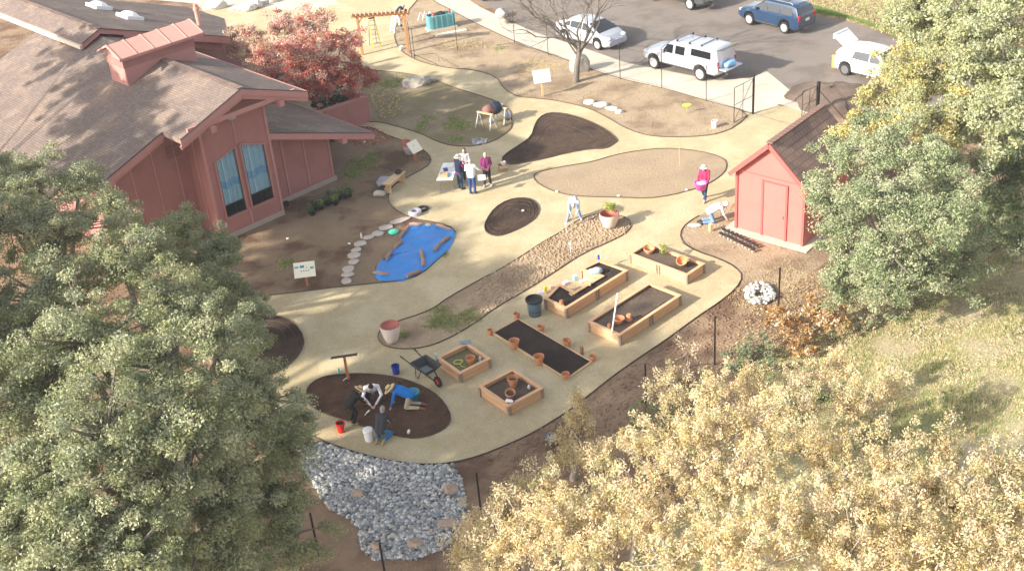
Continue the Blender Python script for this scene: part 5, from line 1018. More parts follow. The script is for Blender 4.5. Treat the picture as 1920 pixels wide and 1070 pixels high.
# nursery pots
def nursery(x,y,r,h,m,label,group,green=None,seed=0):
    p=G(x,y); t=thing('nursery_pot',label,'plant pot',(p.x,p.y,.01),0,group); MB().lathe([(r*.75,0),(r*.95,h*.9),(r*1.05,h*.91),(r*1.05,h),(r*.92,h),(r*.85,h*.85),(0,h*.84)],12).build('pot_body',m,t,smooth=True)
    if green: leaves('foliage',[(random.gauss(0,r*.5),random.gauss(0,r*.5),h+random.uniform(0,r*1.6)) for _ in range(9)],16,r*.35,r*.28,green,t,seed=seed)
    return t
dg=[mat('dark_leaf',(.035,.06,.025),.7,trans=.2),mat('mid_leaf',(.08,.14,.04),.7,trans=.2),mat('silver_leaf',(.22,.27,.20),.7)]
base=None
for i in range(10):
    x,y=1352+i*6.75,443+i*3.35
    for j in range(2):
        lab='black rimmed white seedling pot in the double row beside the shed'
        if base is None: base=nursery(x,y,.085,.15,m_whitep,lab,'seedling pots in rows beside the shed'); MB().lathe([(.09,.13),(.095,.16),(.08,.16)],12).build('rim',m_black,base); MB().lathe([(.078,.14),(0,.15)],10).build('potting_soil',mat('red_brown_soil',(.25,.12,.10),.9),base)
        else:
            p=G(x+j*6,y-j*7); dup(base,(p.x+random.uniform(-.02,.02),p.y+random.uniform(-.02,.02),.02))
for i,(x,y) in enumerate([(610,385),(640,372),(655,352),(682,362),(720,338),(745,325),(768,335),(732,305),(760,296),(790,300),(803,285),(832,292),(845,268),(855,285),(700,328),(775,318),(625,400)]):
    nursery(*Z5(x,y+14),.14,.22,m_black,'black nursery pot with a leafy dark green plant in the cluster by the building','nursery pots by the building',[dg[(i*7)%3],dg[(i+1)%2]] if i%3 else [dg[1],lyg[1]],seed=i)
nursery(*Z5(745,925-837+560-560),.0001,.0001,m_black,'x','x') if False else None
p=G(626,265); o=MB().rock((0,0,.2),(.25,.2,.22),seed=5,sub=2).build('bag',m_black,smooth=True); o.location=(p.x,p.y,.02); props(o,'black bag on the ground by the corner of the low wing','bag')
p=G(537,386); o=MB().lathe([(.12,0),(.14,.18),(.10,.2),(0,.2)],14).build('pail',m_black); o.location=(p.x,p.y,.02); props(o,'small dark pail against the foundation right of the tall window','bucket')
p=G(950-15+155,124); 
o=MB().rock((0,0,.12),(.22,.16,.2),seed=15,sub=2).build('bag',mat('navy_bag',(.03,.04,.10),.6),smooth=True); q=G(1090,112,.7); o.location=q; props(o,'dark blue bag on top of the boulder behind the bare tree','bag')
# blue sack near spiky sapling
p=G(1034,828); o=MB().rock((0,0,.15),(.2,.3,.2),seed=16,sub=2).build('bag',mat('slate_bag',(.10,.12,.15),.6),smooth=True); o.location=p; props(o,'dark bag with blue trim on the soil left of the spiky sapling','bag')
o=smallbox('cream wooden block beside the seedling pots',1333,433,.02,(.16,.16,.34),m_woodl,rz=.3,name='wood_block',cat='block')
# teal tub in the work bed
p=G(776,752); t=thing('tub','turquoise plastic tub standing in the work bed behind the man in blue','tub',(p.x,p.y,.02)); MB().lathe([(.16,0),(.22,.36),(.24,.37),(.24,.40),(.20,.40),(.15,.06),(0,.05)],22).build('tub_body',mat('turquoise',(.03,.32,.42),.4),t,smooth=True)
b=MB(); p=G(1091,653); o=MB().lathe([(.07,0),(.07,.30),(.06,.32),(0,.32)],14).build('can',mat('brown_can',(.25,.13,.08),.5)); o.location=G(1091,664); props(o,'brown can standing at the right side of the black soil bed','can')
for i,(x,y) in enumerate([(420,250)]): pass
# ---------------- people ----------------
SK=mat('skin',(.56,.33,.24),.6); SKD=mat('skin_tan',(.45,.25,.17),.6); m_eye=mat('eye_dark',(.03,.02,.02),.4)
def cloth(name,c,r=.85): return mat(name,c,r,tuple(x*.82 for x in c),6,.5,.25,25)
def remesh(mb,name,m,parent,vox=.014,sm=3):
    o=mb.build(name,m,recalc=True); md=o.modifiers.new('r','REMESH'); md.mode='VOXEL'; md.voxel_size=vox; s=o.modifiers.new('s','SMOOTH'); s.iterations=sm; s.factor=.5
    dg_=bpy.context.evaluated_depsgraph_get(); me=bpy.data.meshes.new_from_object(o.evaluated_get(dg_)); o.modifiers.clear(); old=o.data; o.data=me; bpy.data.meshes.remove(old); me.name=name
    me.polygons.foreach_set('use_smooth',[True]*len(me.polygons)); 
    if not me.materials: me.materials.append(m)
    o.parent=parent; return o
V3=Vector
def hand(b,w_,d,pn,side):
    """palm, five curled fingers; d = forearm direction, pn = palm normal"""
    d=d.normalized(); pn=(pn-d*pn.dot(d)).normalized(); sd=d.cross(pn)*side
    b.capsule(w_+d*.02,w_+d*.075,.026,.034,8); b.capsule(w_+d*.03+sd*.018,w_+d*.07+sd*.02,.02,.022,8)
    for k,(o_,l) in enumerate(((-.030,.058),(-.010,.074),(.011,.070),(.030,.062))):
        s=w_+d*.085+sd*o_; m_=s+d*l*.55+pn*.008; e=m_+d*l*.35+pn*l*.42; b.capsule(s,m_,.0105,.0095,6); b.capsule(m_,e,.0095,.008,6)
    s=w_+d*.035+sd*.034; m_=s+(d*.5+sd*.8).normalized()*.035; b.capsule(s,m_,.013,.0115,6); b.capsule(m_,m_+(d*.8+sd*.3+pn*.4).normalized()*.032,.0115,.0095,6)
def person(label,at,rz,J,shirt,pants,shoes,hair=None,hat=None,skin=SK,sleeve='long',scale=1,extra=None,hairlong=False,z0=.012,vest=None):
    p=at if isinstance(at,Vector) else G(*at); t=thing('person',label,'person',(p.x,p.y,z0),rz); t.scale=(scale,)*3
    D=dict(pel=(0,0,.96),che=(0,.01,1.30),nec=(0,.0,1.48),hea=(0,.03,1.62),hd=(0,1,0),shL=(-.19,0,1.42),shR=(.19,0,1.42),elL=(-.25,-.02,1.14),elR=(.25,-.02,1.14),haL=(-.26,.08,.90),haR=(.26,.08,.90),hiL=(-.09,0,.92),hiR=(.09,0,.92),knL=(-.10,.02,.50),knR=(.10,.02,.50),anL=(-.11,-.01,.09),anR=(.11,-.01,.09),toL=(-.13,.15,.035),toR=(.13,.15,.035))
    D.update(J); D={k:V3(v) for k,v in D.items()}; hd=D['hd'].normalized(); sp=(D['nec']-D['pel']).normalized(); lat=(D['shR']-D['shL']).normalized(); 
    up_=(D['hea']-D['nec']).normalized(); up_=(up_-hd*up_.dot(hd)*.6).normalized(); rx=hd.cross(up_).normalized(); up_=rx.cross(hd).normalized(); Q=Matrix((rx,hd,up_)).transposed()
    def torso(b,g=0,low=0):
        for s in (-1,1):
            b.capsule(D['pel']+lat*s*.065,D['che']+lat*s*.075-sp*.04,.115+g,.115+g,12); b.capsule(D['che']+lat*s*.075-sp*.05,D['che']+lat*s*.07+sp*.04,.115+g,.105+g,12)
        b.capsule(D['shL'],D['shR'],.062+g,.062+g,12); b.capsule(D['che'],D['nec']-sp*.03,.11+g,.07+g,12)
    def arm(b,s,g=0,to=1.0,r=(.050,.041,.034,.028)):
        S_,E_,H_=D['sh'+s],D['el'+s],D['ha'+s]; b.capsule(S_,E_,r[0]+g,r[1]+g,10); 
        if to>0: b.capsule(E_,E_+(H_-E_)*to,r[2]+g*.9,(r[2]+(r[3]-r[2])*to)+g*.7,10)
    def leg(b,s,g=0,to=1.0):
        h,k,a=D['hi'+s],D['kn'+s],D['an'+s]; b.capsule(h,k,.088+g,.060+g,12); b.capsule(k,k+(a-k)*to,.056+g,.040+g*1.1,10)
    b=MB(); torso(b,-.008); b.capsule(D['nec']-sp*.03,D['hea']-up_*.05,.056,.052,10)
    b.ell(D['hea'],(.076,.095,.115),14,10,Q); b.ell(D['hea']+Q@V3((0,.035,-.062)),(.052,.05,.045),10,8,Q); b.ell(D['hea']+Q@V3((0,.10,-.012)),(.014,.02,.024),8,6,Q); b.ell(D['hea']+Q@V3((0,.088,-.052)),(.026,.012,.010),8,6,Q)
    for s in (-1,1): b.ell(D['hea']+Q@V3((s*.078,0,-.005)),(.012,.022,.032),8,6,Q)
    for s,k in (('L',-1),('R',1)):
        arm(b,s,-.004); leg(b,s,-.006); b.capsule(D['an'+s],D['to'+s],.036,.03,8); d=D['ha'+s]-D['el'+s]; hand(b,D['ha'+s],d,V3((-k*.7,.5,-.4)) if abs(d.normalized().z)<.95 else V3((-k,.2,0)),1 if k<0 else -1)
    remesh(b,'body',skin,t,.0125,2)
    b=MB()
    for s in (-1,1): b.ell(D['hea']+Q@V3((s*.030,.086,.012)),(.012,.008,.008),8,6,Q)
    b.build('eyes',m_eye,t)
    b=MB(); torso(b,.012); [arm(b,s,.014,.86 if sleeve=='long' else (.0 if sleeve=='short' else .1)) for s in 'LR']; b.capsule(D['pel']+lat*-.07-sp*.04,D['pel']+lat*.07-sp*.04,.125,.125,12); remesh(b,'shirt',shirt,t,.017,3)
    if vest: b=MB(); torso(b,.024); remesh(b,'vest',vest,t,.018,3)
    b=MB(); [leg(b,s,.018,.9) for s in 'LR']; b.capsule(D['hiL'],D['hiR'],.108,.108,12); b.capsule(D['pel']-lat*.05-sp*.03,D['pel']+lat*.05-sp*.03,.118,.118,12); remesh(b,'trousers',pants,t,.017,3)
    for s in 'LR':
        b=MB(); f=(D['to'+s]-D['an'+s]); b.capsule(D['an'+s]+V3((0,0,-.01)),D['to'+s],.050,.040,10); b.capsule(D['an'+s]-f.normalized()*.03-V3((0,0,.04)),D['to'+s]-V3((0,0,.0)),.038,.036,10); b.build('shoe',shoes,t,smooth=True)
    if hair:
        b=MB(); b.ell(D['hea']+Q@V3((0,-.022,.022)),(.088,.095,.112),14,10,Q)
        if hairlong: b.ell(D['hea']+Q@V3((0,-.04,-.06)),(.098,.07,.12),12,8,Q)
        b.build('hair',hair,t,smooth=True)
    if hat:
        mh,rb=hat; b=MB(); c=D['hea']+Q@V3((0,-.005,.055)); b.lathe([(.104,0),(.102,.06),(.085,.10),(.03,.115),(0,.115)],22,c,Q); b.lathe([(.095,.012),(rb*.8,.004),(rb,-.022),(rb,-.030),(rb*.8,-.006),(.095,0)],26,c,Q); b.build('hat',mh,t,smooth=True)
        MB().lathe([(.106,.008),(.105,.035)],22,c,Q).build('hat_band',m_iron if rb>.15 else mh,t)
    return t,D
h_brown=mat('hair_brown',(.10,.04,.025),.8); h_grey=mat('hair_grey',(.42,.36,.30),.8); h_dark=mat('hair_dark',(.03,.02,.015),.8)
straw=mat('straw_hat',(.66,.50,.28),.8,(.56,.41,.21),30,.4); khat=mat('khaki_hat',(.45,.46,.40),.8); whitec=cloth('white_cotton',(.78,.77,.80)); 
jeans=cloth('blue_denim',(.03,.075,.23)); jeansd=cloth('dark_denim',(.025,.06,.11)); jeansl=cloth('faded_denim',(.20,.32,.52)); blackc=cloth('black_cloth',(.018,.016,.018)); khaki=cloth('khaki_cotton',(.52,.45,.32)); plum=cloth('plum_cotton',(.20,.03,.13)); purple=cloth('purple_cotton',(.28,.02,.20)); navy=cloth('navy_cotton',(.012,.016,.045)); bluet=cloth('bright_blue_cotton',(.01,.19,.62)); greyt=cloth('grey_knit',(.42,.38,.40)); charc=cloth('charcoal_cotton',(.045,.05,.06)); shoeb=mat('dark_shoes',(.05,.045,.04),.6); shoet=mat('tan_shoes',(.35,.28,.12),.7); shoeg=mat('grey_shoes',(.32,.31,.33),.7)
# standing group
person('person in white shirt and blue jeans standing with back to view at the table',(887,364),R(-15),dict(elR=(.34,.10,1.20),haR=(.40,.30,1.04),elL=(-.27,.06,1.16),haL=(-.16,.26,1.08),hea=(0,.06,1.60),che=(0,.0,1.30)),whitec,jeans,shoeb,hair=h_grey)
person('person in a khaki hat, dark vest over purple sleeves and dark jeans at the table',(864,355),R(-50),dict(elR=(.24,.12,1.18),haR=(.12,.36,1.12),elL=(-.26,.08,1.16),haL=(-.1,.33,1.08)),purple,jeansd,shoeb,hair=h_dark,hat=(khat,.19),vest=navy,scale=.98)
person('dark haired woman in a grey top facing the camera behind the others',(876,341),R(172),dict(elR=(.24,.10,1.16),haR=(.06,.28,1.10),elL=(-.24,.10,1.16),haL=(-.05,.28,1.08)),greyt,blackc,shoeg,hair=h_brown,hairlong=True,scale=.98)
person('woman in a plum cardigan and black trousers with hands clasped',(915,349),R(186),dict(elR=(.25,.04,1.14),haR=(.06,.24,1.02),elL=(-.25,.04,1.14),haL=(-.06,.24,1.02),hea=(0,.04,1.62),anL=(-.15,0,.09),toL=(-.2,.14,.035),anR=(.15,0,.09),toR=(.2,.14,.035)),plum,blackc,shoeg,hair=mat('hair_fair',(.50,.40,.30),.8),scale=.97)
# white papers held
p=G(903,333,.95); o=MB().box((0,0,0),(.34,.3,.02),rot=Matrix.Rotation(.5,3,'X')).build('papers',m_whitep); o.location=p; props(o,'white sheets held out by the person in the white shirt','papers')
# bending person by long bed
person('person bending forward with legs apart over the top end of the long bed',(1077,413),R(176),dict(pel=(0,-.08,.92),che=(0,.24,1.02),nec=(0,.40,.98),hea=(0,.50,.90),hd=(0,.4,-.9),shL=(-.19,.36,1.0),shR=(.19,.36,1.0),elL=(-.20,.42,.72),elR=(.20,.40,.72),haL=(-.08,.44,.48),haR=(.10,.44,.48),hiL=(-.10,-.08,.88),hiR=(.10,-.08,.88),knL=(-.17,-.02,.48),knR=(.17,-.02,.48),anL=(-.26,-.03,.09),anR=(.26,-.03,.09),toL=(-.31,.12,.035),toR=(.31,.12,.035)),cloth('lavender_grey_cotton',(.55,.53,.62)),jeansl,shoeg,hair=h_grey,hat=None,scale=1.05)
a_=G(1077,413); d_=Vector((-math.sin(R(176)),math.cos(R(176)),0)); s_=a_+d_*.46; o=MB().tube([(s_.x,s_.y,.75),(s_.x-.05,s_.y-.05,.05)],.016,8).box((s_.x-.05,s_.y-.05,.05),(.3,.03,.08)).build('hoe',m_post); props(o,'hoe held by the person bending over the long bed','tool')
# walking person with magenta tub
wp,_=person('person in a white sun hat and red jacket carrying a pink tub near the shed',(1321,375),R(148),dict(elR=(.24,.14,1.14),haR=(.16,.36,1.02),elL=(-.26,.14,1.12),haL=(-.18,.36,1.0),knL=(-.10,.16,.50),anL=(-.11,.20,.10),toL=(-.11,.36,.04),knR=(.10,.02,.50),anR=(.11,-.20,.12),toR=(.11,-.06,.035),che=(0,.05,1.30),hea=(0,.12,1.60)),cloth('crimson_jacket',(.42,.03,.10)),jeansd,shoeg,hair=h_grey,hat=(m_white,.17),scale=.98)
M_=Matrix.Translation(wp.location)@Matrix.Rotation(wp.rotation_euler.z,4,'Z'); t=thing('tub','bright pink plastic tub carried by the person in the white sun hat','tub',M_@Vector((0,.44,.72)))
MB().lathe([(.20,0),(.27,.30),(.29,.31),(.29,.33),(.25,.33),(.19,.03),(0,.02)],24).build('tub_body',mat('magenta_plastic',(.72,.10,.52),.4),t,smooth=True); MB().lathe([(.24,.28),(0,.30)],18).build('contents',m_pink,t)
KN=dict(pel=(0,-.02,.52),che=(0,.28,.68),nec=(0,.46,.70),hea=(0,.60,.70),hd=(0,.75,-.66),shL=(-.19,.42,.68),shR=(.19,.42,.68),elL=(-.22,.50,.40),elR=(.22,.50,.40),haL=(-.14,.62,.15),haR=(.14,.64,.15),hiL=(-.09,-.04,.50),hiR=(.09,-.04,.50),knL=(-.13,.10,.09),knR=(.13,.10,.09),anL=(-.12,-.34,.08),anR=(.12,-.34,.08),toL=(-.12,-.50,.035),toR=(.12,-.50,.035))
person('person in white kneeling on all fours beside the shed and the seedling pots',(1332,417),R(-88),KN,whitec,jeansl,shoeb,hair=h_grey,hat=(m_white,.15),scale=1.05)
# four people in the work bed
person('person in straw hat and black clothes bending in the work bed',(667,793),R(-62),dict(pel=(0,-.10,.90),che=(0,.14,1.14),nec=(0,.26,1.26),hea=(0,.36,1.33),hd=(0,.75,-.65),shL=(-.19,.20,1.20),shR=(.19,.20,1.20),elL=(-.22,.34,.95),elR=(.22,.34,.95),haL=(-.12,.50,.78),haR=(.10,.50,.76),knL=(-.11,.06,.50),knR=(.11,.06,.50),anL=(-.12,-.12,.09),anR=(.12,-.12,.09),toL=(-.12,.03,.035),toR=(.12,.03,.035),hiL=(-.09,-.10,.87),hiR=(.09,-.10,.87)),blackc,blackc,shoet,hair=h_dark,hat=(straw,.22),scale=.92)
SQ=dict(pel=(0,-.12,.34),che=(0,.10,.62),nec=(0,.24,.74),hea=(0,.34,.80),hd=(0,.55,-.83),shL=(-.20,.18,.70),shR=(.20,.18,.70),elL=(-.30,.34,.46),elR=(.30,.34,.46),haL=(-.07,.56,.22),haR=(.07,.56,.22),hiL=(-.09,-.12,.32),hiR=(.09,-.12,.32),knL=(-.22,.22,.44),knR=(.22,.22,.44),anL=(-.16,-.02,.09),anR=(.16,-.02,.09),toL=(-.20,.13,.035),toR=(.20,.13,.035))
person('dark haired person in a white long sleeved top squatting in the work bed',(702,752),R(182),SQ,whitec,navy,shoeb,hair=h_dark,scale=1.05,vest=None)
person('man in straw hat and bright blue shirt kneeling in the work bed',(770,764),R(78),dict(KN,haL=(-.20,.60,.12),haR=(.2,.60,.12)),bluet,khaki,mat('red_brown_shoes',(.25,.09,.07),.6),hair=h_grey,hat=(straw,.23),scale=1.05)
person('person in charcoal sweater and jeans kneeling at the work bed edge',(718,822),R(-20),dict(KN,pel=(0,-.08,.42),che=(0,.12,.74),nec=(0,.22,.86),hea=(0,.30,.97),hd=(0,.8,-.6),shL=(-.19,.17,.82),shR=(.19,.17,.82),elL=(-.26,.30,.56),elR=(.26,.30,.56),haL=(-.10,.52,.36),haR=(.12,.52,.34),hiL=(-.09,-.10,.40),hiR=(.09,-.10,.40),knL=(-.16,.24,.10),knR=(.22,.20,.10),anL=(-.10,-.20,.09),anR=(.14,-.20,.09),toL=(-.10,-.34,.035),toR=(.14,-.34,.035)),charc,cloth('mid_denim',(.05,.19,.40)),shoet,hair=mat('cap_grey',(.30,.28,.26),.8),scale=1.0)
# tools in bed
for lab,x,y,rz in [('white handled trowel left of the people in the work bed',648,712,.9),('pale trowel in the soil in front of the person in black',688,776,1.1)]:
    p=G(x,y); o=MB().tube([(-.12,0,.02),(.02,0,.03)],.016,6).box((.1,0,.02),(.16,.07,.012)).build('trowel',m_white); o.location=(p.x,p.y,.03); o.rotation_euler=(0,0,rz); props(o,lab,'trowel')
# helper leaning over the arch
person('person in a dark navy top leaning over the right end of the wooden arch',G(751,60),R(-80),dict(pel=(0,-.10,.92),che=(0,.14,1.18),nec=(0,.28,1.28),hea=(0,.40,1.32),hd=(0,.8,-.6),shL=(-.19,.22,1.24),shR=(.19,.22,1.24),elL=(-.24,.42,1.08),elR=(.24,.42,1.08),haL=(-.12,.62,.98),haR=(.12,.62,.98),hiL=(-.09,-.10,.88),hiR=(.09,-.10,.88)),navy,whitec,shoeb,hair=h_grey,z0=.36,scale=.95)
# ---------------- trees ----------------
m_bark=mat('oak_bark',(.20,.17,.14),.9,(.13,.11,.09),8,.5,.5,20); m_barkp=mat('pale_bark',(.42,.37,.32),.85,(.30,.26,.22),8,.5,.4,20)
def lm(n,c,tr=.3): return mat(n,c,.65,tuple(x*.8 for x in c),.9,.5,0,spec=.08,trans=tr)
oakL=[lm('oak_leaf_olive',(.38,.39,.20)),lm('oak_leaf_pale',(.50,.50,.31)),lm('oak_leaf_deep',(.28,.31,.16)),lm('oak_leaf_grey',(.37,.40,.26))]
oakR=[lm('oak_leaf_green',(.32,.37,.20)),lm('oak_leaf_sage',(.43,.46,.29)),lm('oak_leaf_dark',(.235,.29,.15)),lm('oak_leaf_light',(.50,.51,.32))]
oakY=[lm('oak_leaf_yellow',(.62,.53,.20)),lm('oak_leaf_yolive',(.46,.45,.23)),lm('oak_leaf_ygreen',(.42,.44,.23)),lm('oak_leaf_ocre',(.55,.49,.29))]
yel=[lm('leaf_pale_yellow',(.80,.66,.41),.35),lm('leaf_butter',(.77,.62,.33),.35),lm('leaf_buff',(.77,.62,.43),.35),lm('leaf_gold',(.66,.52,.25),.35),lm('leaf_pale_yellow_b',(.79,.67,.43),.35),lm('leaf_olive_yellow',(.47,.45,.25),.3)]
def tree(name,label,cat,base,clumps,mats,bark,dens=1.0,size=.075,tr=.16,sub=.34,per=60,group=None,seed=1,upright=0,twig=1,shell=.55,asp=.5,pick=None,fork=.4,flat=.35,world=False):
    rr=np.random.default_rng(seed); b0=Vector(base); t=thing(name,label,cat,b0,0,group); cl=[((Vector((x,y,z)) if world else Vector(G(x,y,z)))-b0,r) for x,y,z,r in clumps]
    top=sum((c for c,_ in cl),Vector())/len(cl); top.z*=fork; top.x*=.5; top.y*=.5
    tk_=MB(); mid=Vector((top.x*.3+.08*tr,top.y*.3,top.z*.5)); tk_.tube([(0,0,-.2),(0,0,.1),mid,top],[tr*1.45,tr*1.15,tr*.95,tr*.8],10); tk_.build('trunk',bark,t,smooth=True)
    allC=[];allM=[]
    for ci,(c,r) in enumerate(cl):
        lb=MB(); m1=top.lerp(c,.5)+Vector((rr.normal(0,.25)*r,rr.normal(0,.25)*r,.2*r)); r0=tr*.42*min(1.2,r); lb.tube([top,m1,c],[r0,r0*.6,r0*.35],7)
        n=max(10,int(dens*34*r*r)); d=rr.normal(0,1,(n,3)); d[:,2]=d[:,2]*.9+.25; d/=np.linalg.norm(d,axis=1)[:,None]; rad=r*np.where(rr.random(n)<.72,rr.uniform(shell,1.0,n),rr.uniform(.15,shell,n))*(1+.28*np.sin(d[:,0]*4.1+ci)+.22*np.sin(d[:,1]*5.3+2*ci)+.15*np.sin(d[:,2]*7+ci))
        C=np.array(c[:])+d*rad[:,None]*np.array([1,1,.85+upright*.3])
        for q in C[:int(n*.45*twig)]:
            q=Vector(q); e=c.lerp(q,.45)+Vector((rr.normal(0,.08),rr.normal(0,.08),rr.normal(0,.05))); lb.tube([c,e,q,q+(q-e).normalized()*.12],[r0*.32,r0*.2,.009,.004],4,cap=False)
        lb.build('limb',bark,t); allC.append(C); allM.append(np.full(n,ci))
    C=np.concatenate(allC);Mi=np.concatenate(allM); n=len(C); sr=rr.uniform(.6,1.25,n)*sub
    cnt=np.full(n,per); idx=np.repeat(np.arange(n),cnt); N_=len(idx)
    off=rr.normal(0,1,(N_,3)); off/=np.linalg.norm(off,axis=1)[:,None]; off*=(rr.random((N_,1))**.5)*sr[idx][:,None]*np.array([1,1,.62+upright]); Pp=C[idx]+off
    Nn=rr.normal(0,1,(N_,3))+off/sr[idx][:,None]*.6; Nn[:,2]+=flat; Nn/=np.linalg.norm(Nn,axis=1)[:,None]; T=rr.normal(0,1,(N_,3)); T[:,2]+=upright*2.2; T-=Nn*(T*Nn).sum(1)[:,None]; T/=np.linalg.norm(T,axis=1)[:,None]; B=np.cross(Nn,T); s=size*rr.uniform(.6,1.35,(N_,1))
    V=np.stack([Pp-T*s,Pp+B*s*asp,Pp+T*s,Pp-B*s*asp],1).reshape(-1,3); Fq=np.arange(4*N_).reshape(-1,4)
    if pick: w_=np.array([pick(ci) for ci in range(len(cl))]); cw=np.cumsum(w_/w_.sum(1,keepdims=True),1); m_c=(rr.random(n)[:,None]>cw[Mi]).sum(1)
    else: m_c=rr.integers(0,len(mats),n)
    m_l=m_c[idx]; 
    if pick: alt=(rr.random(N_)[:,None]>cw[Mi[idx]]).sum(1)
    else: alt=rr.integers(0,len(mats),N_)
    m_l=np.where(rr.random(N_)<.3,alt,m_l); m_l=np.clip(m_l,0,len(mats)-1)
    bigmesh('foliage',V,Fq,mats,m_l,t); return t
TG='oaks at the left of the garden'
tree('oak_tree','huge grey green oak filling the lower left of the picture','tree',(-10.8,25.5,0),[(90,560,7.5,1.5),(230,500,7.8,1.3),(330,570,7.5,1.25),(170,640,8.5,1.6),(60,740,8,1.7),(300,690,8.5,1.5),(415,620,7,1.0),(450,710,6.8,1.1),(200,820,8.3,1.6),(350,810,7.8,1.4),(60,900,7.5,1.6),(470,800,6,1.1),(530,845,4.8,.95),(520,930,4.2,1.05),(430,930,6,1.3),(300,950,7,1.2),(150,980,7.5,1.4),(500,750,5.8,.85),(230,1060,7,1.2),(80,1080,7,1.4),(545,790,4.5,.7),(400,1040,5,1.3),(530,1020,3.6,1.0),(20,640,7.5,1.4),(0,1000,7,1.4)],oakL,m_bark,dens=1.3,size=.040,tr=.38,per=193,sub=.34,seed=3,group=TG)
tree('oak_tree','oak in the upper left in front of the shingled roof','tree',(-17.2,38.6,0),[(60,340,7,1.35),(150,340,6.6,1.1),(20,420,7.5,1.5),(130,430,7,1.4),(215,385,6,1.0),(10,320,6.5,1.1),(235,440,5.5,1.0),(90,480,6.5,1.2)],oakL,m_bark,dens=1.25,size=.040,tr=.28,per=172,sub=.33,seed=5,group=TG)
tree('oak_tree','smaller dark oak between the building and the huge oak','tree',(-10.6,38.2,0),[(325,445,4.3,1.15),(390,480,3.9,1.25),(425,540,3.6,1.2),(300,490,4.6,1.2),(365,560,4,1.25),(450,600,3.2,1.05),(345,412,4.2,.75),(420,470,3.6,.8),(460,640,3.2,.9)],[oakL[0],oakL[2],oakL[3],oakL[2]],m_bark,dens=1.3,size=.045,tr=.2,per=140,sub=.30,seed=6,group=TG)
tree('oak_tree','low oak at the bottom edge under the huge oak','tree',(-7.6,22.6,0),[(250,1085,6.2,1.0),(350,1100,5.5,1.1),(470,1090,4,1.0)],oakL,m_bark,dens=.9,size=.040,tr=.2,per=172,seed=8,group=TG)
TR_='oaks on the right side'
tree('oak_tree','big sage green oak in front of the red shed','tree',(13.9,36.6,.6),[(1575,290,5.8,1.0),(1650,285,6.6,1.2),(1730,300,6.8,1.2),(1790,350,6,1.15),(1570,380,5.2,1.05),(1655,380,6.3,1.35),(1745,415,6,1.2),(1590,460,4.2,1.05),(1675,480,4.6,1.25),(1740,490,4,1.0),(1645,540,2.8,.85),(1545,345,4.8,.6),(1700,535,2.8,.9),(1600,520,2.6,.7),(1800,420,5,.8),(1555,425,4.6,.6),(1575,520,2.8,.75),(1580,560,2,.6),(1815,470,3.6,.85),(1790,520,3,.8),(1620,230,6,.7)],oakR,m_bark,dens=1.25,size=.042,tr=.3,per=170,sub=.34,seed=11,group=TR_)
tree('oak_tree','yellowing oak behind the sage oak, beside the white hatchback','tree',(17.2,49.5,.6),[(1690,130,7,1.1),(1650,190,6,1.1),(1590,245,5.4,.9),(1740,220,7,1.3),(1720,150,7.5,1.3),(1780,130,7.8,1.3),(1660,250,6,1.0),(1800,230,6.5,1.3),(1715,70,7.5,1.0),(1750,280,6.4,1.0)],oakY,m_barkp,dens=.95,size=.055,tr=.3,per=125,sub=.36,seed=12,group=TR_,pick=lambda ci:[[1.6,.5,.3,1.2],[.5,1,1,.6]][ci in(3,4,5,7,8)])
tree('oak_tree','tall yellow green oak at the upper right corner','tree',(20.5,54,.6),[(1720,10,9,1.5),(1800,40,9,1.6),(1880,60,9,1.6),(1830,120,8.5,1.5),(1900,150,8,1.6),(1760,60,8,1.3),(1910,-10,9,1.6),(1690,40,7,1.0),(1870,220,7.5,1.4),(1700,-30,8,1.3)],[oakY[1],oakR[1],oakY[2],oakR[3]],m_bark,dens=.95,size=.06,tr=.32,per=120,sub=.38,seed=13,group=TR_)
tree('oak_tree','dark green oak at the right edge below the yellow green one','tree',(18.2,39.5,.9),[(1900,290,5.4,1.2),(1880,350,4.4,1.1),(1925,380,4,1.1),(1850,300,5.2,.9),(1860,430,1.6,.9),(1905,440,1.6,1.0),(1825,395,2.6,1.0),(1930,300,5,1.2),(1870,400,3,1.0)],[oakR[0],oakR[2],oakR[2],oakR[1]],m_bark,dens=1.0,size=.05,tr=.2,per=120,sub=.33,seed=14,group=TR_)
# yellow trees
YG='pale yellow leaved trees along the lower right slope'
def ytree(label,base,cl,seed,dens=1.25,mats=yel,per=62):
    p=G(*base); tree('yellow_tree',label,'tree',(p.x,p.y,hill(p.x,p.y)),cl,mats,m_barkp,dens=dens*1.55,size=.040,tr=.10,per=per,sub=.20,group=YG,seed=seed,upright=.55,twig=.8,shell=.45,asp=.42,fork=.35,flat=.5)
ytree('pale yellow tree at the bottom edge beside the cobble bed',(1000,1180),[(875,1030,3,.75),(945,965,3.4,.8),(1020,915,3.6,.8),(1000,1010,4,1.0),(920,1060,3.5,.9),(1080,960,4,.95),(1090,1050,4.5,1.1),(860,1075,2.5,.6),(985,900,3,.5),(900,975,2.6,.6),(955,1020,3.8,.9),(1040,990,4.4,.9)],21)
ytree('pale yellow tree just right of the spiky sapling',(1190,1080),[(1120,870,3.6,.75),(1190,830,3.6,.8),(1155,930,4.2,1.0),(1240,890,4.4,1.0),(1215,985,4.5,1.1),(1250,830,3.8,.8)],22)
ytree('pale yellow tree reaching up toward the lone fence stake',(1330,980),[(1262,740,3.2,.75),(1330,755,3.8,.95),(1300,820,4.2,.95),(1390,720,3.4,.8),(1380,810,4.3,1.05),(1262,700,2.8,.5),(1430,760,3.6,.7)],23)
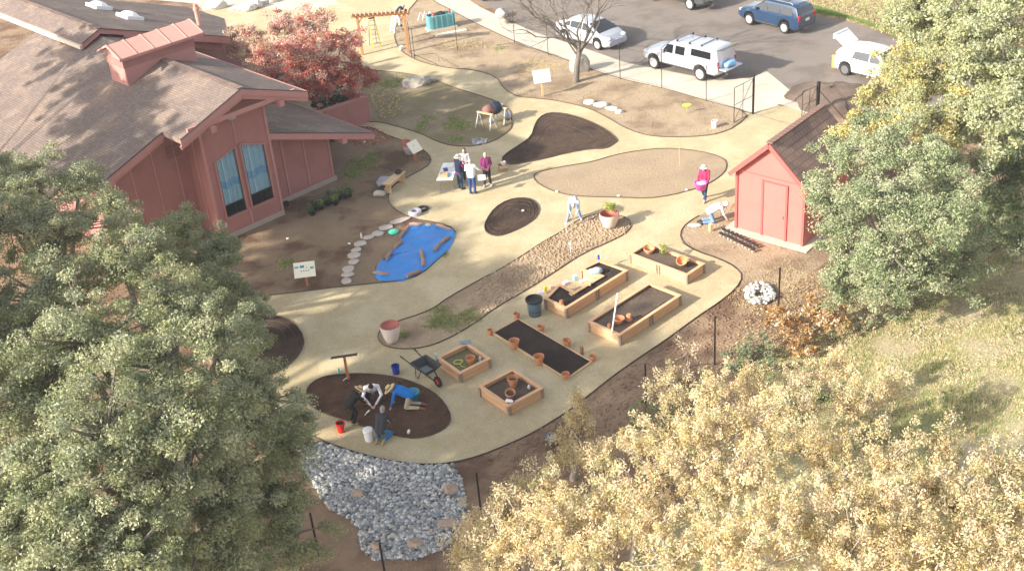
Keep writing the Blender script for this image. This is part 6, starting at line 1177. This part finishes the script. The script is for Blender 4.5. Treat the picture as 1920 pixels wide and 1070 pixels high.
ytree('pale yellow tree below the orange bush',(1530,960),[(1500,710,3,.7),(1570,690,2.8,.75),(1490,780,3.8,.95),(1590,765,3.8,1.0),(1540,850,4.4,1.05),(1655,730,3.2,.75),(1450,830,4,.8)],24,1.4)
ytree('dense pale yellow tree in the bottom centre right',(1400,1200),[(1330,920,4.8,1.1),(1420,900,4.8,1.1),(1350,1020,5,1.2),(1460,1000,5.4,1.2),(1260,1060,4.8,1.1),(1400,1080,5.2,1.1)],25)
ytree('pale yellow tree at the bottom with greener gaps',(1640,1150),[(1570,940,4.8,1.1),(1665,870,4.2,1.0),(1590,1040,5,1.2),(1700,990,5,1.1),(1680,1070,5,1.1),(1520,1000,5,.9),(1640,960,4.8,1.0),(1720,920,4.4,.8)],26,1.5)
ytree('thin buff yellow tree at the lower right corner',(1840,1120),[(1770,850,3.6,.85),(1860,880,3.8,.9),(1800,950,4.6,1.05),(1895,970,4.8,1.1),(1850,1050,5,1.1),(1760,1060,4.8,1.0),(1900,1070,5,1.0),(1740,930,4.4,.9),(1830,1000,4.8,1.0),(1915,900,4,.8)],27,1.4,[yel[0],yel[2],yel[1],lm('leaf_olive_buff',(.36,.33,.14))])
ytree('spiky pale sapling standing apart in front of the nearest square bed',(1075,900),[(1080,745,2.7,.26),(1074,785,2.3,.42),(1100,795,2.1,.38),(1060,830,1.8,.5),(1100,850,1.7,.52),(1130,850,1.4,.4),(1050,865,1.3,.4)],28,2.3,per=60)
p=G(1290,690); tree('bare_sapling','nearly bare twiggy sapling beside the lone fence stake','sapling',(p.x,p.y,0),[(1290,660,1.2,.42),(1275,640,1.5,.3),(1305,650,1.3,.3)],[yel[3],yel[2]],m_barkp,dens=2.2,size=.045,tr=.035,per=3,sub=.12,seed=31,twig=2)
# shrubs on the slope
def bush(label,base,cl,mats,seed,size=.06,per=50,dens=1.1,sub=.22,name='bush'):
    p=G(*base); return tree(name,label,'bush',(p.x,p.y,hill(p.x,p.y)-.05),cl,mats,m_bark,dens=dens,size=size,tr=.05,per=per,sub=sub,seed=seed,shell=.4,fork=.3)
bush('rusty orange bush between the sage oak and the pale yellow trees',(1515,640),[(1480,610,.9,.65),(1530,585,1.2,.7),(1565,600,1.1,.6),(1500,640,.8,.6),(1460,590,.8,.45),(1580,575,1.0,.45)],[lm('leaf_rust',(.40,.20,.07)),lm('leaf_orange',(.55,.34,.13)),lm('leaf_brown_tan',(.42,.30,.17)),yel[2]],41,dens=1.4)
bush('grey green low bush left of the rusty bush',(1410,680),[(1390,660,.6,.55),(1425,650,.6,.6),(1440,690,.6,.5),(1370,690,.4,.4)],[lm('leaf_greygreen',(.23,.27,.15)),lm('leaf_greygreen_b',(.30,.33,.2))],42,size=.05)
bush('low green grey bush at the foot of the big sage oak',(1640,610),[(1620,600,.8,.5),(1665,590,.8,.55),(1690,570,.9,.5)],[oakR[1],oakR[0],yel[2]],43,size=.05,dens=.9)
for i,(x,y,lab) in enumerate([(1560,900,'green bush showing through the gap of the lower yellow trees'),(1760,800,'low green bush between the right yellow trees'),(1230,800,'small green bush under the yellow tree by the fence stake'),(1630,830,'grey green bush in the gap right of the rusty bush'),(1500,760,'round dark green bush under the yellow tree below the rusty bush')]):
    bush(lab,(x,y),[(x,y-25,.9,.7),(x+35,y-15,.7,.5),(x-30,y-10,.7,.5)],[oakR[0],oakL[0]],50+i,dens=.8)
# maple
mp_=[lm('maple_tan',(.70,.54,.36)),lm('maple_pink',(.68,.47,.40)),lm('maple_red',(.58,.20,.15)),lm('maple_deep_red',(.45,.09,.08))]
mc=[(468,70,4.6,.95),(500,110,4.2,.95),(530,55,5,1.05),(590,50,5,1.1),(640,85,4.4,1.0),(570,95,5,1.1),(470,105,3.6,.7),(610,120,3.8,1.05),(660,130,3.2,.85),(680,140,2.8,.65),(560,135,3.6,.95),(640,150,2.8,.7),(600,160,2.8,.75),(510,140,3,.65),(575,170,2.4,.6),(445,60,4,.55),(540,90,4.8,.9),(690,150,2.2,.5),(660,165,2,.5),(590,175,2.2,.6),(440,90,3.8,.5),(655,60+20,3.8,.7)]
def mpick(ci):
    x,y=mc[ci][:2]; red=min(1,max(0,(x-470)/200*.45+(y-45)/105*.9)); 
    return [1.3 if x<500 else .45*(1-red)+.08,1.3*(1-red)+.06,.8*red+.06,.6*red*red+.01]
tree('maple_tree','spreading maple turning from tan to deep red beside the building','tree',(-9.3,60.6,0),mc,mp_,m_barkp,dens=1.35,size=.055,tr=.15,per=75,sub=.32,seed=61,pick=mpick,twig=1.3,fork=.3)
p=G(620,212); tree('conifer_shrub','dark green shrub inside the mauve patio wall','shrub',(p.x,p.y,0),[(622,190,1.1,.6),(610,172,1.3,.5),(640,185,1.1,.5),(600,195,.9,.5),(630,165,1.2,.45)],[lm('dark_needle',(.035,.07,.035)),lm('dark_needle_b',(.05,.09,.045))],m_bark,dens=2,size=.05,tr=.06,per=60,sub=.2,seed=62)
# bare tree
def baretree(label,base,h,r,seed,name='bare_tree',lean=(.2,0)):
    rr=random.Random(seed); t=thing(name,label,'tree',base); tb=MB(); limbs=[]
    f=Vector((lean[0],lean[1],h*.22)); tb.tube([(0,0,-.1),(0,0,.12),f*.5+Vector((-.03,0,0)),f],[r*1.7,r*1.2,r,r*.9],12); tb.build('trunk',m_bark,t,smooth=True)
    def grow(b,p,d,l,rad,lv):
        pts=[p];q=p;dd=d.copy();n=4
        for i in range(n): dd=(dd+Vector((rr.gauss(0,.13),rr.gauss(0,.13),rr.gauss(0,.07)+.03))).normalized(); q=q+dd*l/n; pts.append(q)
        b.tube(pts,[rad*(1-.13*i) for i in range(n+1)],6 if lv<2 else 4,cap=False)
        if lv>=5: return
        for k in range(3 if lv<3 else 2):
            s=rr.uniform(.45,1.0) if k else 1.0; i=min(n,max(1,int(s*n))); a=Vector((rr.gauss(0,1),rr.gauss(0,1),rr.gauss(0,.5))); a=(a-dd*a.dot(dd)).normalized(); nd=(dd+a*rr.uniform(.35,.8)).normalized(); grow(b,pts[i],nd,l*rr.uniform(.62,.82),rad*(.62 if k else .7)*(1 if s>.9 else .85),lv+1)
    for k,(dx,dy) in enumerate([(-.55,.1),(.45,.15),(.05,-.45),(-.1,.6),(.75,-.1),(-.8,-.2)]):
        b=MB(); grow(b,f*(1-.04*k),Vector((dx,dy,.95)).normalized(),h*.27,r*(.62-.05*k),0 if k<4 else 1); b.build('limb',m_barkp if False else m_bark,t)
    return t
q=G(1080,154); baretree('leafless tree with a forked grey trunk beside the sidewalk',(q.x,q.y,.01),8.0,.16,5,lean=(.25,-.05))
q=G(957,44); b=MB(); rr=random.Random(9)
for k in range(70): a=rr.random()*6.3; e=rr.uniform(.2,1.2); b.tube([(rr.gauss(0,.12),rr.gauss(0,.12),rr.uniform(0,.3)),(math.cos(a)*.4*e,math.sin(a)*.4*e,.45*e),(math.cos(a)*.95*e,math.sin(a)*.95*e,rr.uniform(.1,.9))],[.014,.010,.004],4,cap=False)
o=b.build('brush_heap',m_bark); o.location=(q.x,q.y,0); props(o,'heap of bare cut brush on the sidewalk edge at the top','brush')
# trees outside the frame that shade the roof and the lower garden
tree('oak_tree','oak standing left of the picture, its shade falling on the roof','tree',(-27,43,0),[(-25.5,45,11,1.9),(-24.5,41.5,10.5,1.7),(-27,48.5,11,1.9),(-29,44,12,2),(-23.6,47.5,9.6,1.2),(-28,52,11,1.7),(-24,50,9.6,1.2),(-23,44.5,9,1.2)],oakL,m_bark,dens=.85,size=.09,tr=.12,per=90,sub=.42,seed=71,group=TG,world=True)
tree('oak_tree','tall oak outside the left edge shading the lower garden','tree',(-18.5,27.5,0),[(-15.6,26.5,9,1.9),(-17.2,30,9.4,2.0),(-18.5,24.5,9,2.0),(-20.5,28,9.8,2.1),(-22.5,31.5,10,2.1),(-16,23,8.6,1.9),(-19.5,32.8,9.2,1.8),(-23.5,27,10,2.1),(-15.2,29,8.2,1.6),(-21.5,24,9.4,2),(-26,30,10.2,2),(-19.5,21.2,8,1.9),(-17,20.2,7.6,1.7),(-22.5,20,9,2.1),(-20,18.3,8,1.8)],oakL,m_bark,dens=.75,size=.10,tr=.35,per=90,sub=.45,seed=72,group=TG,world=True)
tree('oak_tree','oak outside the left edge shading the garden by the tall window','tree',(-23,38.5,0),[(-20,37.6,7.6,1.7),(-22.5,40.5,8.2,1.9),(-19.6,40,7,1.4),(-25,37.5,8.8,2),(-22.5,36.2,8,1.7),(-26,42,9,2)],oakL,m_bark,dens=.75,size=.10,tr=.3,per=90,sub=.45,seed=73,group=TG,world=True)

# thin scattering volume added to lift dark shadows and soften contrast
hz_=MB().box((0,155,16.5),(520,420,35)).build('haze',None or bpy.data.materials.new('haze_air')); hz_['kind']='stuff'
hm=bpy.data.materials['haze_air']; hm.use_nodes=True; n_=hm.node_tree; n_.nodes.remove(n_.nodes['Principled BSDF']); pv=n_.nodes.new('ShaderNodeVolumePrincipled'); pv.inputs['Color'].default_value=(.93,.95,1,1); pv.inputs['Density'].default_value=.0004; n_.links.new(pv.outputs[0],n_.nodes['Material Output'].inputs['Volume'])
